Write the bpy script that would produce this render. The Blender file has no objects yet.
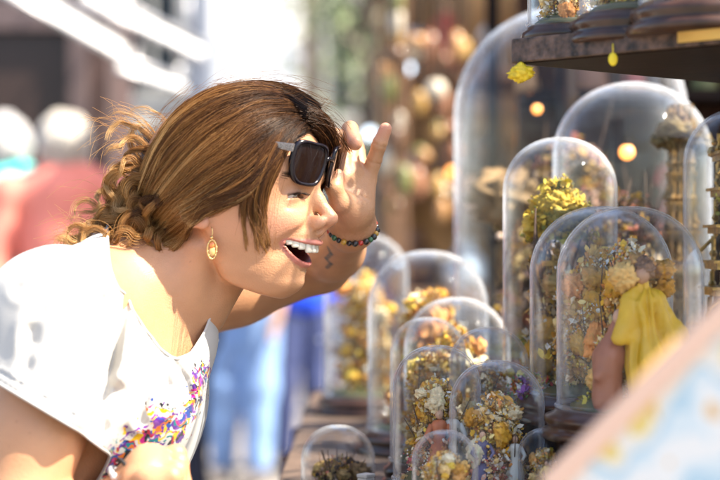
import bpy, math, random
import numpy as np
from mathutils import Vector, Matrix, Euler

scene = bpy.context.scene
col = scene.collection
rng = np.random.default_rng(7)
random.seed(7)

# ------------------------------------------------------------------ camera
HC = 1.35                       # lens height above the street
K = 36.0 / 85.0 / 720.0         # metres per photo pixel per metre of distance
def P(px, py, d):
    return np.array([(px - 360.0) * K * d, d, HC + (240.0 - py) * K * d])
cam_d = bpy.data.cameras.new('camera'); cam = bpy.data.objects.new('camera', cam_d); col.objects.link(cam)
cam.location = (0, 0, HC); cam.rotation_euler = (math.pi / 2, 0, 0)
cam_d.lens = 85; cam_d.sensor_width = 36; cam_d.clip_end = 400; cam_d.clip_start = 0.05
cam_d.dof.use_dof = True; cam_d.dof.focus_distance = 1.80
cam_d.dof.aperture_fstop = 85 / 27.0
scene.camera = cam

# ------------------------------------------------------------------ light
SUN_DIR = Vector((0.60, -0.24, 0.80)).normalized()      # towards the sun
w = bpy.data.worlds.new("World"); scene.world = w; w.use_nodes = True
nt = w.node_tree; nt.nodes.clear()
sky = nt.nodes.new('ShaderNodeTexSky'); sky.sky_type = 'NISHITA'; sky.sun_disc = False
sky.sun_elevation = math.asin(SUN_DIR.z); sky.sun_rotation = math.atan2(SUN_DIR.x, SUN_DIR.y)
sky.air_density = 1.0; sky.dust_density = 2.0; sky.ozone_density = 1.0
bg = nt.nodes.new('ShaderNodeBackground'); bg.inputs['Strength'].default_value = 0.125
wo = nt.nodes.new('ShaderNodeOutputWorld')
nt.links.new(sky.outputs[0], bg.inputs[0]); nt.links.new(bg.outputs[0], wo.inputs[0])
sl = bpy.data.lights.new('sun', 'SUN'); sl.energy = 5.0; sl.angle = math.radians(0.6); sl.color = (1.0, 0.90, 0.74)
so = bpy.data.objects.new('sun', sl); col.objects.link(so)
so.rotation_euler = SUN_DIR.to_track_quat('Z', 'Y').to_euler()
scene.view_settings.view_transform = 'Standard'; scene.view_settings.look = 'None'
scene.view_settings.exposure = 1.7; scene.view_settings.gamma = 1.0; scene.view_settings.use_curve_mapping = False
scene.render.engine = 'CYCLES'
scene.cycles.use_denoising = True
scene.cycles.max_bounces = 10; scene.cycles.transparent_max_bounces = 48
scene.cycles.diffuse_bounces = 3; scene.cycles.glossy_bounces = 4
scene.cycles.caustics_reflective = False; scene.cycles.caustics_refractive = False
scene.cycles.sample_clamp_indirect = 6

# ------------------------------------------------------------------ materials
MATS = {}
def mat(name, color=(.5, .5, .5), rough=.5, metal=0, attr=False, spec=.5, sss=0, sss_rad=(1, .35, .2), sss_scale=.004,
        noise=0, nscale=20, bump=0, bscale=60, emis=None, estr=0, alpha=1, coat=0, sheen=0, trans=0):
    if name in MATS: return MATS[name]
    m = bpy.data.materials.new(name); m.use_nodes = True; MATS[name] = m
    t = m.node_tree; b = t.nodes['Principled BSDF']
    b.inputs['Base Color'].default_value = (*color, 1); b.inputs['Roughness'].default_value = rough
    b.inputs['Metallic'].default_value = metal; b.inputs['Specular IOR Level'].default_value = spec
    src = None
    if attr:
        a = t.nodes.new('ShaderNodeAttribute'); a.attribute_name = 'Col'; src = a.outputs['Color']
    tc = t.nodes.new('ShaderNodeTexCoord')
    if noise:
        n = t.nodes.new('ShaderNodeTexNoise'); n.inputs['Scale'].default_value = nscale; n.inputs['Detail'].default_value = 6
        t.links.new(tc.outputs['Object'], n.inputs['Vector'])
        mr = t.nodes.new('ShaderNodeMapRange'); mr.inputs['From Min'].default_value = .3; mr.inputs['From Max'].default_value = .7
        mr.inputs['To Min'].default_value = 1 - noise; mr.inputs['To Max'].default_value = 1 + noise
        t.links.new(n.outputs['Fac'], mr.inputs['Value'])
        mx = t.nodes.new('ShaderNodeVectorMath'); mx.operation = 'SCALE'
        if src: t.links.new(src, mx.inputs[0])
        else: mx.inputs[0].default_value = color
        t.links.new(mr.outputs[0], mx.inputs['Scale']); src = mx.outputs[0]
    if src: t.links.new(src, b.inputs['Base Color'])
    if bump:
        n2 = t.nodes.new('ShaderNodeTexNoise'); n2.inputs['Scale'].default_value = bscale; n2.inputs['Detail'].default_value = 5
        t.links.new(tc.outputs['Object'], n2.inputs['Vector'])
        bp = t.nodes.new('ShaderNodeBump'); bp.inputs['Strength'].default_value = bump; bp.inputs['Distance'].default_value = .002
        t.links.new(n2.outputs['Fac'], bp.inputs['Height']); t.links.new(bp.outputs[0], b.inputs['Normal'])
    if sss:
        b.inputs['Subsurface Weight'].default_value = sss; b.inputs['Subsurface Radius'].default_value = sss_rad
        b.inputs['Subsurface Scale'].default_value = sss_scale
    if coat: b.inputs['Coat Weight'].default_value = coat; b.inputs['Coat Roughness'].default_value = .1
    if sheen: b.inputs['Sheen Weight'].default_value = sheen
    if emis: b.inputs['Emission Color'].default_value = (*emis, 1); b.inputs['Emission Strength'].default_value = estr
    if trans: b.inputs['Transmission Weight'].default_value = trans
    return m

def thin_glass(name, tint=(.97, .98, .99), strength=1.0, rough=.015, edge=(.80, .84, .90)):
    """thin blown glass: clear where faced, mirror-like at grazing angles, with white rim reflections painted in as pale haze"""
    m = bpy.data.materials.new(name); m.use_nodes = True; MATS[name] = m
    t = m.node_tree; t.nodes.clear()
    out = t.nodes.new('ShaderNodeOutputMaterial')
    tr = t.nodes.new('ShaderNodeBsdfTransparent'); tr.inputs[0].default_value = (*tint, 1)
    gl = t.nodes.new('ShaderNodeBsdfGlossy'); gl.inputs['Color'].default_value = (1, 1, 1, 1); gl.inputs['Roughness'].default_value = rough
    df = t.nodes.new('ShaderNodeBsdfTranslucent'); df.inputs['Color'].default_value = (*edge, 1)
    d2 = t.nodes.new('ShaderNodeBsdfDiffuse'); d2.inputs['Color'].default_value = (*edge, 1)
    tc = t.nodes.new('ShaderNodeTexCoord')
    no = t.nodes.new('ShaderNodeTexNoise'); no.inputs['Scale'].default_value = 14; no.inputs['Detail'].default_value = 2
    bp = t.nodes.new('ShaderNodeBump'); bp.inputs['Strength'].default_value = .35; bp.inputs['Distance'].default_value = .004
    t.links.new(tc.outputs['Object'], no.inputs['Vector']); t.links.new(no.outputs['Fac'], bp.inputs['Height'])
    t.links.new(bp.outputs[0], gl.inputs['Normal'])
    fr = t.nodes.new('ShaderNodeLayerWeight'); fr.inputs['Blend'].default_value = .5
    f5 = t.nodes.new('ShaderNodeMath'); f5.operation = 'POWER'; f5.inputs[1].default_value = 4.2; t.links.new(fr.outputs['Facing'], f5.inputs[0])
    m1 = t.nodes.new('ShaderNodeMath'); m1.operation = 'MULTIPLY_ADD'; m1.inputs[1].default_value = .80 * strength; m1.inputs[2].default_value = .008; m1.use_clamp = True
    t.links.new(f5.outputs[0], m1.inputs[0])
    mx = t.nodes.new('ShaderNodeMixShader')
    t.links.new(m1.outputs[0], mx.inputs[0]); t.links.new(tr.outputs[0], mx.inputs[1]); t.links.new(gl.outputs[0], mx.inputs[2])
    lw = t.nodes.new('ShaderNodeLayerWeight'); lw.inputs['Blend'].default_value = .5
    pw = t.nodes.new('ShaderNodeMath'); pw.operation = 'POWER'; pw.inputs[1].default_value = 4.6
    ml = t.nodes.new('ShaderNodeMath'); ml.operation = 'MULTIPLY_ADD'; ml.inputs[1].default_value = .62; ml.inputs[2].default_value = .002  # pale haze mixed in towards the rim for its white reflections
    n4 = t.nodes.new('ShaderNodeTexNoise'); n4.inputs['Scale'].default_value = 38; n4.inputs['Detail'].default_value = 5; n4.inputs['Distortion'].default_value = 1.2
    mr4 = t.nodes.new('ShaderNodeMapRange'); mr4.inputs['From Min'].default_value = .35; mr4.inputs['From Max'].default_value = .75; mr4.inputs['To Min'].default_value = .55; mr4.inputs['To Max'].default_value = 1.6
    mm4 = t.nodes.new('ShaderNodeMath'); mm4.operation = 'MULTIPLY'; t.links.new(tc.outputs['Object'], n4.inputs['Vector']); t.links.new(n4.outputs['Fac'], mr4.inputs['Value'])
    t.links.new(lw.outputs['Facing'], pw.inputs[0]); t.links.new(pw.outputs[0], mm4.inputs[0]); t.links.new(mr4.outputs[0], mm4.inputs[1]); t.links.new(mm4.outputs[0], ml.inputs[0])
    mdf = t.nodes.new('ShaderNodeMixShader'); mdf.inputs[0].default_value = .5
    t.links.new(df.outputs[0], mdf.inputs[1]); t.links.new(d2.outputs[0], mdf.inputs[2])
    m2 = t.nodes.new('ShaderNodeMixShader')
    t.links.new(ml.outputs[0], m2.inputs[0]); t.links.new(mx.outputs[0], m2.inputs[1]); t.links.new(mdf.outputs[0], m2.inputs[2])
    t.links.new(m2.outputs[0], out.inputs[0])
    return m

# ------------------------------------------------------------------ mesh helpers
class MB:
    def __init__(s): s.v = []; s.f = []; s.c = []; s.n = 0
    def add(s, v, f, c=(1, 1, 1)):
        v = np.asarray(v, float).reshape(-1, 3); f = [tuple(int(i) + s.n for i in q) for q in f]
        s.v.append(v); s.f += f
        c = np.asarray(c, float)
        s.c.append(np.tile(c, (len(v), 1)) if c.ndim == 1 else c)
        s.n += len(v); return s
    def build(s, name, m, parent=None, origin=(0, 0, 0), smooth=True, bevel=0, rot=0):
        v = np.concatenate(s.v) - np.asarray(origin, float)
        me = bpy.data.meshes.new(name); me.from_pydata(v.tolist(), [], s.f); 
        c = np.concatenate(s.c); ca = me.color_attributes.new('Col', 'FLOAT_COLOR', 'POINT')
        ca.data.foreach_set('color', np.hstack([c, np.ones((len(c), 1))]).astype(np.float32).ravel())
        if smooth: me.shade_smooth()
        me.materials.append(m)
        o = bpy.data.objects.new(name, me); col.objects.link(o)
        if parent is not None: o.parent = parent
        else: o.location = origin
        if bevel:
            b = o.modifiers.new('bevel', 'BEVEL'); b.width = bevel; b.segments = 2; b.limit_method = 'ANGLE'
        return o
    # primitives
    def box(s, c, size, rz=0, col_=(1, 1, 1), rx=0, ry=0):
        h = np.array(size) / 2; v = np.array([[x, y, z] for x in (-1, 1) for y in (-1, 1) for z in (-1, 1)]) * h
        R = np.array(Euler((rx, ry, rz)).to_matrix()); v = v @ R.T + np.array(c)
        return s.add(v, [(0, 1, 3, 2), (4, 6, 7, 5), (0, 4, 5, 1), (2, 3, 7, 6), (0, 2, 6, 4), (1, 5, 7, 3)], col_)
    def lathe(s, prof, c=(0, 0, 0), n=32, col_=(1, 1, 1), cap=True, sx=1, sy=1):
        prof = np.asarray(prof, float); a = np.linspace(0, 2 * math.pi, n, endpoint=False)
        v = np.stack([np.outer(prof[:, 0], np.cos(a)) * sx, np.outer(prof[:, 0], np.sin(a)) * sy, np.repeat(prof[:, 1:2], n, 1)], -1).reshape(-1, 3) + np.array(c)
        f = []
        for i in range(len(prof) - 1):
            for j in range(n):
                k = (j + 1) % n; f.append((i * n + j, i * n + k, (i + 1) * n + k, (i + 1) * n + j))
        if cap:
            f.append(tuple(range(n))[::-1]); f.append(tuple(range((len(prof) - 1) * n, len(prof) * n)))
        return s.add(v, f, col_)
    def ball(s, c, r, n=10, m=7, col_=(1, 1, 1), R=None):
        r = np.ones(3) * r; th = np.linspace(0, math.pi, m); a = np.linspace(0, 2 * math.pi, n, endpoint=False)
        v = np.stack([np.outer(np.sin(th), np.cos(a)), np.outer(np.sin(th), np.sin(a)), np.repeat(np.cos(th)[:, None], n, 1)], -1).reshape(-1, 3) * r
        if R is not None: v = v @ np.asarray(R).T
        f = []
        for i in range(m - 1):
            for j in range(n):
                k = (j + 1) % n; f.append((i * n + j, (i + 1) * n + j, (i + 1) * n + k, i * n + k))
        return s.add(v + np.array(c), f, col_)
    def tube(s, path, rad, n=8, col_=(1, 1, 1), closed=False, cap=True):
        p = np.asarray(path, float); m = len(p); rad = np.ones(m) * rad
        t = np.gradient(p, axis=0) if not closed else np.roll(p, -1, 0) - np.roll(p, 1, 0)
        t /= np.linalg.norm(t, axis=1)[:, None] + 1e-12
        ref = np.array([0, 0, 1.]) if abs(t[0][2]) < .9 else np.array([1., 0, 0])
        u = np.cross(t[0], ref); u /= np.linalg.norm(u); U = []
        for i in range(m):
            u = u - t[i] * (u @ t[i]); u /= np.linalg.norm(u) + 1e-12; U.append(u)
        U = np.array(U); W = np.cross(t, U); a = np.linspace(0, 2 * math.pi, n, endpoint=False)
        v = p[:, None] + rad[:, None, None] * (np.cos(a)[None, :, None] * U[:, None] + np.sin(a)[None, :, None] * W[:, None])
        f = []
        for i in range(m if closed else m - 1):
            i2 = (i + 1) % m
            for j in range(n):
                k = (j + 1) % n; f.append((i * n + j, i * n + k, i2 * n + k, i2 * n + j))
        if cap and not closed: f.append(tuple(range(n))[::-1]); f.append(tuple(range((m - 1) * n, m * n)))
        return s.add(v.reshape(-1, 3), f, col_)

def tag(o, label=None, cat=None, group=None, kind=None):
    if label: o['label'] = label
    if cat: o['category'] = cat
    if group: o['group'] = group
    if kind: o['kind'] = kind
    return o
def thing(name, label, cat, loc=(0, 0, 0), group=None, rz=0):
    o = bpy.data.objects.new(name, None); col.objects.link(o); o.location = loc; o.rotation_euler = (0, 0, rz)
    o.empty_display_size = .05
    return tag(o, label, cat, group)
def copy_tree(o, parent=None):
    c = o.copy(); col.objects.link(c); c.parent = parent
    for ch in list(o.children): copy_tree(ch, c)
    return c
def vnoise(p, seed=0, oct_=3, s=1.0):
    """cheap smooth pseudo-noise from warped sines, about -1..1"""
    r = np.random.default_rng(seed); out = np.zeros(len(p)); amp = 1; tot = 0; p = p * s
    for o in range(oct_):
        acc = 0
        for k in range(4):
            d = r.normal(size=3); d /= np.linalg.norm(d)
            acc = acc + np.sin(p @ d * (1 + .4 * k) + r.uniform(0, 6.28) + 1.3 * np.sin(p @ np.roll(d, 1) * .8 + r.uniform(0, 6)))
        out += amp * acc / 4; tot += amp; amp *= .5; p = p * 2.03
    return out / tot * 1.6
# ------------------------------------------------------------------ implicit surfaces for bodies
def smin(a, b, k):
    h = np.maximum(k - np.abs(a - b), 0) / k
    return np.minimum(a, b) - h * h * k * .25
def smax(a, b, k): return -smin(-a, -b, k)
def rcone(p, a, b, ra, rb):
    ba = b - a; l2 = ba @ ba; t = np.clip(((p - a) @ ba) / l2, 0, 1)
    return np.linalg.norm(p - a - t[:, None] * ba, axis=1) - (ra + (rb - ra) * t)
def ellip(p, c, r, R=None):
    q = p - c
    if R is not None: q = q @ R
    r = np.asarray(r, float)
    k0 = np.linalg.norm(q / r, axis=1); k1 = np.linalg.norm(q / (r * r), axis=1)
    return k0 * (k0 - 1) / np.maximum(k1, 1e-9)
class Body:
    """ordered list of primitives, smooth-united one after the other"""
    def __init__(s): s.pr = []
    def cone(s, a, b, ra, rb, k=.02):
        a = np.asarray(a, float); b = np.asarray(b, float)
        s.pr.append((lambda p: rcone(p, a, b, ra, rb), k, 'u')); return s
    def chain(s, pts, rads, k=.02):
        for i in range(len(pts) - 1): s.cone(pts[i], pts[i + 1], rads[i], rads[i + 1], k)
        return s
    def ell(s, c, r, k=.02, R=None):
        c = np.asarray(c, float); s.pr.append((lambda p: ellip(p, c, r, R), k, 'u')); return s
    def fn(s, f, k=.02, op='u'): s.pr.append((f, k, op)); return s
    def __call__(s, p):
        d = np.full(len(p), 1.0)
        for f, k, op in s.pr:
            if op == 'u': d = smin(d, f(p), k)
            elif op == 's': d = smax(d, -f(p), k)
            elif op == 'i': d = smax(d, f(p), k)
            elif op == 'd': d = d + f(p)
        return d
    def culled(s, c, hd):
        keep = Body(); c1 = c[None]
        for pr in s.pr:
            if pr[2] in 'u' and pr[0](c1)[0] > (hd * 1.3 + pr[1] * 1.6 + .012): continue
            keep.pr.append(pr)
        return keep
def polygonise(body, lo, hi, h, n=20, keepfn=None):
    lo = np.asarray(lo, float); hi = np.asarray(hi, float)
    nb = np.ceil((hi - lo) / (h * n)).astype(int); hd = h * n * .5 * 1.733
    N = nb * n + 2; ids = []; pos = []; quads = []
    gi = np.arange(n + 1); I, J, Kk = np.meshgrid(gi, gi, gi, indexing='ij')
    base = np.stack([I, J, Kk], -1).reshape(-1, 3)
    def cid(a): return (a[..., 0].astype(np.int64) * N[1] + a[..., 1]) * N[2] + a[..., 2]
    for bi in range(nb[0]):
        for bj in range(nb[1]):
            for bk in range(nb[2]):
                o = np.array([bi, bj, bk]) * n; c = lo + (o + n / 2) * h
                if keepfn is not None and not keepfn(c): continue
                cb = body.culled(c, hd)
                if not any(x[2] == 'u' for x in cb.pr): continue
                v0 = body(c[None])[0]
                if abs(v0) > hd * 1.6 + .02: continue
                V = cb(lo + (base + o) * h).reshape(n + 1, n + 1, n + 1)
                S = V < 0
                if S.all() or not S.any(): continue
                # cell vertices
                acc = np.zeros((n, n, n, 3)); cnt = np.zeros((n, n, n))
                for ax in range(3):
                    sl0 = [slice(None)] * 3; sl1 = [slice(None)] * 3; sl0[ax] = slice(0, n); sl1[ax] = slice(1, n + 1)
                    a = V[tuple(sl0)]; b = V[tuple(sl1)]; cr = (a < 0) != (b < 0)
                    t = np.where(cr, a / np.where(cr, a - b, 1), 0)
                    oth = [x for x in range(3) if x != ax]
                    for da in (0, 1):
                        for db in (0, 1):
                            ss = [slice(None)] * 3; ss[oth[0]] = slice(da, da + n); ss[oth[1]] = slice(db, db + n); ss = tuple(ss)
                            off = np.zeros(3); off[oth[0]] = da; off[oth[1]] = db
                            cc = cr[ss]; cnt += cc
                            acc += off * cc[..., None]; acc[..., ax] += t[ss] * cc
                    # quads round each crossing edge; index within [0,n) on every axis
                    e = cr[tuple(slice(0, n) for _ in range(3))]; ij = np.argwhere(e)
                    if len(ij):
                        g = ij + o; q = []
                        for da, db in ((1, 1), (0, 1), (0, 0), (1, 0)):
                            x = g.copy(); x[:, oth[0]] -= da; x[:, oth[1]] -= db; q.append(cid(x))
                        q = np.stack(q, 1); flip = (a[tuple(slice(0, n) for _ in range(3))][tuple(ij.T)] < 0)
                        if ax == 1: flip = ~flip
                        q[~flip] = q[~flip][:, ::-1]; quads.append(q)
                w_ = np.argwhere(cnt > 0)
                pv = acc[tuple(w_.T)] / cnt[tuple(w_.T)][:, None]
                pos.append(lo + (w_ + o + pv) * h); ids.append(cid(w_ + o))
    ids = np.concatenate(ids); pos = np.concatenate(pos); quads = np.concatenate(quads)
    od = np.argsort(ids); ids = ids[od]; pos = pos[od]
    q = np.searchsorted(ids, quads); q = np.clip(q, 0, len(ids) - 1)
    ok = (ids[q] == quads).all(1); q = q[ok]
    # project onto the surface
    for it in range(2):
        for s0 in range(0, len(pos), 20000):
            p = pos[s0:s0 + 20000]; e = h * .3; d0 = body(p); g = np.stack([body(p + e * ax) - d0 for ax in np.eye(3)], 1) / e
            st = d0[:, None] * g / np.maximum((g * g).sum(1), .05)[:, None]
            ln = np.linalg.norm(st, axis=1)[:, None]; st *= np.minimum(1, h * .7 / np.maximum(ln, 1e-9))
            pos[s0:s0 + 20000] = p - st
    return pos, q
def mesh_np(name, v, f, m, parent=None, origin=(0, 0, 0), cols=None, smooth=True):
    v = (np.asarray(v) - np.asarray(origin)).astype(np.float32); f = np.asarray(f, np.int32); k = f.shape[1]
    me = bpy.data.meshes.new(name); me.vertices.add(len(v)); me.vertices.foreach_set('co', v.ravel())
    me.loops.add(f.size); me.loops.foreach_set('vertex_index', f.ravel())
    me.polygons.add(len(f)); me.polygons.foreach_set('loop_start', np.arange(0, f.size, k, dtype=np.int32))
    me.update(calc_edges=True); me.validate()
    if cols is not None:
        ca = me.color_attributes.new('Col', 'FLOAT_COLOR', 'POINT')
        ca.data.foreach_set('color', np.hstack([cols, np.ones((len(cols), 1))]).astype(np.float32).ravel())
    if smooth: me.shade_smooth()
    me.materials.append(m)
    o = bpy.data.objects.new(name, me); col.objects.link(o)
    if parent is not None: o.parent = parent
    else: o.location = origin
    return o
# ------------------------------------------------------------------ the laughing woman
D0 = 1.80
HO = P(232, 210, D0)                                    # between the ears
YAW = math.radians(17)
FW = np.array([math.cos(YAW), -math.sin(YAW), 0]); NR = np.array([-math.sin(YAW), -math.cos(YAW), 0]); UP = np.array([0, 0, 1.])
HM = np.stack([FW, NR, UP], 1)                          # columns
def h2w(f, s=None, u=None):
    a = np.asarray(f, float) if s is None else np.array([f, s, u], float)
    return HO + (a @ HM.T) / 1000
def w2h(p): return (p - HO) @ HM * 1000
def crv(x, xs, ys):
    """smooth interpolation (cubic hermite, catmull tangents)"""
    xs = np.asarray(xs, float); ys = np.asarray(ys, float); m = np.gradient(ys, xs)
    x = np.clip(x, xs[0], xs[-1]); i = np.clip(np.searchsorted(xs, x) - 1, 0, len(xs) - 2)
    h = xs[i + 1] - xs[i]; t = (x - xs[i]) / h
    return (2*t**3-3*t**2+1)*ys[i]+(t**3-2*t**2+t)*h*m[i]+(-2*t**3+3*t**2)*ys[i+1]+(t**3-t**2)*h*m[i+1]
BU = [-104, -98, -92, -86, -78, -70, -62, -54, -44, -36, -30, -20, -5, 10, 22, 38, 50, 66, 85, 110]
BF = [30, 48, 62, 72, 78.5, 80, 82.5, 85, 89.5, 93.5, 95, 94.5, 92, 89.5, 91.5, 97.5, 97, 93, 84, 60]
WU = [-104, -96, -88, -78, -66, -54, -40, -20, 0, 20, 40, 60, 85, 110]
WW = [16, 28, 38, 46, 54, 58.5, 63, 69, 72, 73, 74, 75, 68, 50]
LIPU = [[97, 0, -35.5], [95.5, 9, -35], [89.5, 18, -34.5], [81, 26, -33.5], [69, 33, -32]]
LIPL = [[84, 0, -56], [82.5, 9, -55.5], [79, 18, -52], [74, 26, -44.5], [69, 33, -34]]
def gau(x, s): return np.exp(-(x / s) ** 2)
EYE = np.array([71.5, 31, 14.5]); EYER = 12.2
def lipd(q, L):
    d = np.full(len(q), 1e3)
    L = np.array(L, float)
    for i in range(len(L) - 1): d = np.minimum(d, rcone(q, L[i], L[i + 1], 0, 0))
    return d
def head_mm(q):
    f, s, u = q.T; a = np.abs(s); qa = np.stack([f, a, u], 1)
    b = crv(u, BU, BF); w_ = crv(u, WU, WW)
    # cheek apples, sockets, folds as changes of the frontal depth
    b2 = b + 4.5 * gau(a - 41, 17) * gau(u + 10, 15) - 7.5 * gau(a - 30, 15) * gau(u - 15, 11) + 3.0 * gau(a - 27, 17) * gau(u - 33, 7) \
        - 2.0 * gau(s, 9) * gau(u - 20, 9) + 1.5 * gau(s, 5) * gau(u + 78, 9)
    n = crv(u, [-104, -80, -60, -40, -20, 0, 20, 110], [2.1, 1.95, 1.8, 1.78, 1.95, 2.2, 2.35, 2.35])
    b2 = b2 - 9 * gau(a - 34, 11) * gau(u + 38, 12)
    fc = np.maximum(f, -40)
    r = (np.maximum(np.abs(fc) / b2, 1e-4) ** n + (a / w_) ** n) ** (1 / n)
    face = (r - 1) * np.minimum(b2, w_) * .95
    face = smax(face, -(f + 6 + .25 * (u + 30)), 14)         # back of the jaw
    face = smax(face, -(u + 97 + .0 * f) + .41 * np.maximum(62 - f, 0), 6)  # jaw line rising to the ear
    face = smax(face, u - 92, 20)
    skull = ellip(q, np.array([-3, 0, 38.]), [95, 74, 84])
    d = smin(skull, face, 14)
    # fold from the nose wing round the mouth
    fold = lipd(qa, [[97, 15, -12], [88, 26, -20], [74, 38, -32], [64, 40, -46]])
    d = d + 2.1 * np.exp(-(fold / 4.5) ** 2)
    crow = lipd(qa, [[78, 46, 2], [70, 54, -4]]); d = d + .5 * np.exp(-(crow / 2.) ** 2)
    und = lipd(qa, [[86, 18, 3], [82, 30, -2], [76, 42, 1]]); d = d + .9 * np.exp(-(und / 3.) ** 2)
    # nose
    N = np.array
    nose = rcone(q, N([88, 0, 26.]), N([95.5, 0, 10.]), 6.5, 7)
    nose = smin(nose, rcone(q, N([95.5, 0, 10.]), N([110, 0, -9]), 6.4, 7.4), 6)
    nose = smin(nose, ellip(qa, N([99.5, 11, -13.5]), [8.5, 5.4, 7]), 6)
    nose = smin(nose, rcone(q, N([108, 0, -11.]), N([98, 0, -22.]), 6, 5), 5)
    d = smin(d, nose, 8)
    d = smax(d, -ellip(qa, N([102.5, 6.3, -21.]), [6, 3.0, 4.5]), 2.5)
    wing = lipd(qa, [[91, 17, -7], [90, 19.5, -14], [93, 16, -20]]); d = d + 1.3 * np.exp(-(wing / 2.6) ** 2)
    # eyelids and eye opening
    eq = qa - EYE; er = np.linalg.norm(eq, axis=1)
    d = smin(d, er - (EYER + 1.9), 5)
    ex = (a - EYE[1]); cu = EYE[2] - .5 - .012 * ex ** 2 - ex * .02
    hh = 2.7 * np.sqrt(np.clip(1 - (ex / 13.5) ** 2, 0, 1)) - .2
    slit = smax(np.abs(u - cu) - hh, np.abs(ex) - 13.5, 1)
    slit = smax(slit, -(f - 66), 2); slit = smax(slit, er - 20, 2)
    d = smax(d, -slit, 1.4)
    crease = np.abs(u - (cu + 6.2)) + 0 * f
    d = d + .8 * np.exp(-(crease / 1.3) ** 2) * gau(ex, 11) * gau(er - 14, 4) * (f > 60)
    # lips
    lu = lipd(qa, LIPU); ll = lipd(qa, LIPL)
    tu = 3.4 - .055 * a; tl = 4.4 - .085 * a
    cav_u = u - np.where(a < 34, 13.5 * (a / 33) ** 2.4, 15); hc = 8.6 * np.sqrt(np.clip(1 - (a / 33) ** 2.4, 0, 1))
    cav = smax(np.abs(cav_u + 46.5) - hc, a - 33, 2); cav = smax(cav, -(f - 42), 4)
    d = smin(d, lu - tu, 3.2); d = smin(d, ll - tl, 3.2)
    d = smax(d, -cav, 2.2)
    # near and far ear
    c0 = N([-9, 74.5, 8.])
    el = (qa - c0); ang = .25; e1 = el[:, 0] * math.cos(ang) + el[:, 2] * math.sin(ang) * -1; e3 = el[:, 0] * math.sin(ang) + el[:, 2] * math.cos(ang)
    e2 = el[:, 1] - .35 * (-e1)
    rr = np.sqrt((e1 / 15.) ** 2 + ((e3) / 27.) ** 2)
    ear = smax((rr - 1) * 14, np.abs(e2) - 2.8, 2.5)
    rim = smax(np.abs(rr - .86) * 15 - 2.6, np.abs(e2 - 2.2) - 2.6, 2)
    ear = smin(ear, rim, 2)
    ear = smin(ear, ellip(qa, N([-3, 74, -14.]), [7, 3.4, 7]), 4)
    ear = smax(ear, -ellip(qa, N([-2, 78, 4.]), [6.5, 4.5, 10]), 2.5)
    ear = smin(ear, ellip(qa, N([5, 73.5, 6.]), [4, 4, 6]), 3)
    d = smin(d, ear, 3.5)
    return d
def head_fn(p):
    q = w2h(p); r = np.linalg.norm(q - np.array([0, 0, 10.]), axis=1)
    d = np.empty(len(p)); near = r < 175
    d[~near] = (r[~near] - 160) / 1000
    if near.any(): d[near] = np.maximum(head_mm(q[near]), r[near] - 160) / 1000
    return d

# skeleton in photo pixels and distance
def J(*a): return P(*a)
C7 = J(128, 268, 1.82); STERN = J(176, 346, 1.80); SHN = J(52, 318, 1.66); SHF = J(150, 318, 1.99)
ELN = J(12, 556, 1.60); WRN = J(122, 504, 1.63)
ELF = J(322, 262, 2.06); WRF = J(351, 226, 1.88)
CHEST = J(72, 400, 1.82); PELV = J(-80, 640, 1.82)
wb = Body()
wb.cone(h2w(-18, 0, -10), J(150, 303, 1.82), .048, .056, .03)          # neck
wb.cone(h2w(0, 0, -50), J(180, 328, 1.81), .028, .028, .03)           # throat
wb.cone(J(150, 300, 1.82), CHEST, .062, .105, .05)
for ss in (1, -1):                                                       # sternomastoid
    wb.cone(h2w(-16, 50 * ss, -40), STERN + np.array([0, -.012 * ss, 0]), .012, .009, .018)
wb.cone(STERN + np.array([0, -.015, .0]), SHN + np.array([.0, 0, .035]), .010, .012, .025)  # collar bones
wb.cone(STERN + np.array([0, .015, .0]), SHF + np.array([.0, 0, .035]), .010, .012, .025)
wb.cone(J(128, 285, 1.80), SHN, .052, .052, .05); wb.cone(J(128, 285, 1.84), SHF, .052, .050, .05)
wb.cone(CHEST, PELV, .118, .135, .06); wb.cone(CHEST + np.array([0, -.05, 0]), CHEST + np.array([0, .05, 0]), .115, .115, .05)
wb.cone(SHN, (SHN + ELN) / 2, .051, .045, .03); wb.cone((SHN + ELN) / 2, ELN, .045, .037, .02)
wb.cone(ELN, ELN * .6 + WRN * .4, .037, .037, .02); wb.cone(ELN * .6 + WRN * .4, WRN, .037, .025, .02)
wb.cone(SHF, ELF * .5 + SHF * .5, .045, .040, .03); wb.cone(ELF * .5 + SHF * .5, ELF, .040, .034, .02)
m_ = ELF * .6 + WRF * .4
wb.cone(ELF, m_, .033, .034, .02); wb.cone(m_, WRF, .034, .0225, .02)
wb.ell(WRF, [.026, .022, .026], .015)
wb.fn(head_fn, .010)
# raised hand, its palm turned to the face
DH = 1.86
def H(px, py, dd=0): return P(px, py, DH + dd)
wb.cone(WRF, H(352, 207, .0), .0215, .020, .012)
wb.cone(H(347, 205, -.008), H(344, 178, -.010), .015, .0105, .010)
wb.cone(H(352, 208, 0), H(353, 174, .0), .0155, .0108, .010)
wb.cone(H(357, 208, .008), H(361, 175, .012), .015, .0105, .010)
wb.cone(H(359, 210, .0), H(367, 180, .008), .0145, .0105, .010)
fing = [
    ([H(344, 178, -.010), H(343, 153, .004), H(336, 136, -.010), H(330, 146, -.024)], [.0102, .0088, .0082, .0068]),    # index, hooked over the rim
    ([H(353, 174, 0), H(349, 146, .016), H(350, 129, -.004), H(355, 143, -.028)], [.0102, .0090, .0086, .0080]),         # middle, tip curled to us
    ([H(361, 175, .012), H(357, 150, .034), H(354, 138, .034), H(352, 148, .02)], [.0098, .0086, .0080, .0070]),       # ring, behind it
    ([H(367, 180, .008), H(374, 161, .004), H(379.5, 144, -.004), H(385.5, 129, -.006)], [.0098, .0082, .0080, .0070]),  # little, raised
]
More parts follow.
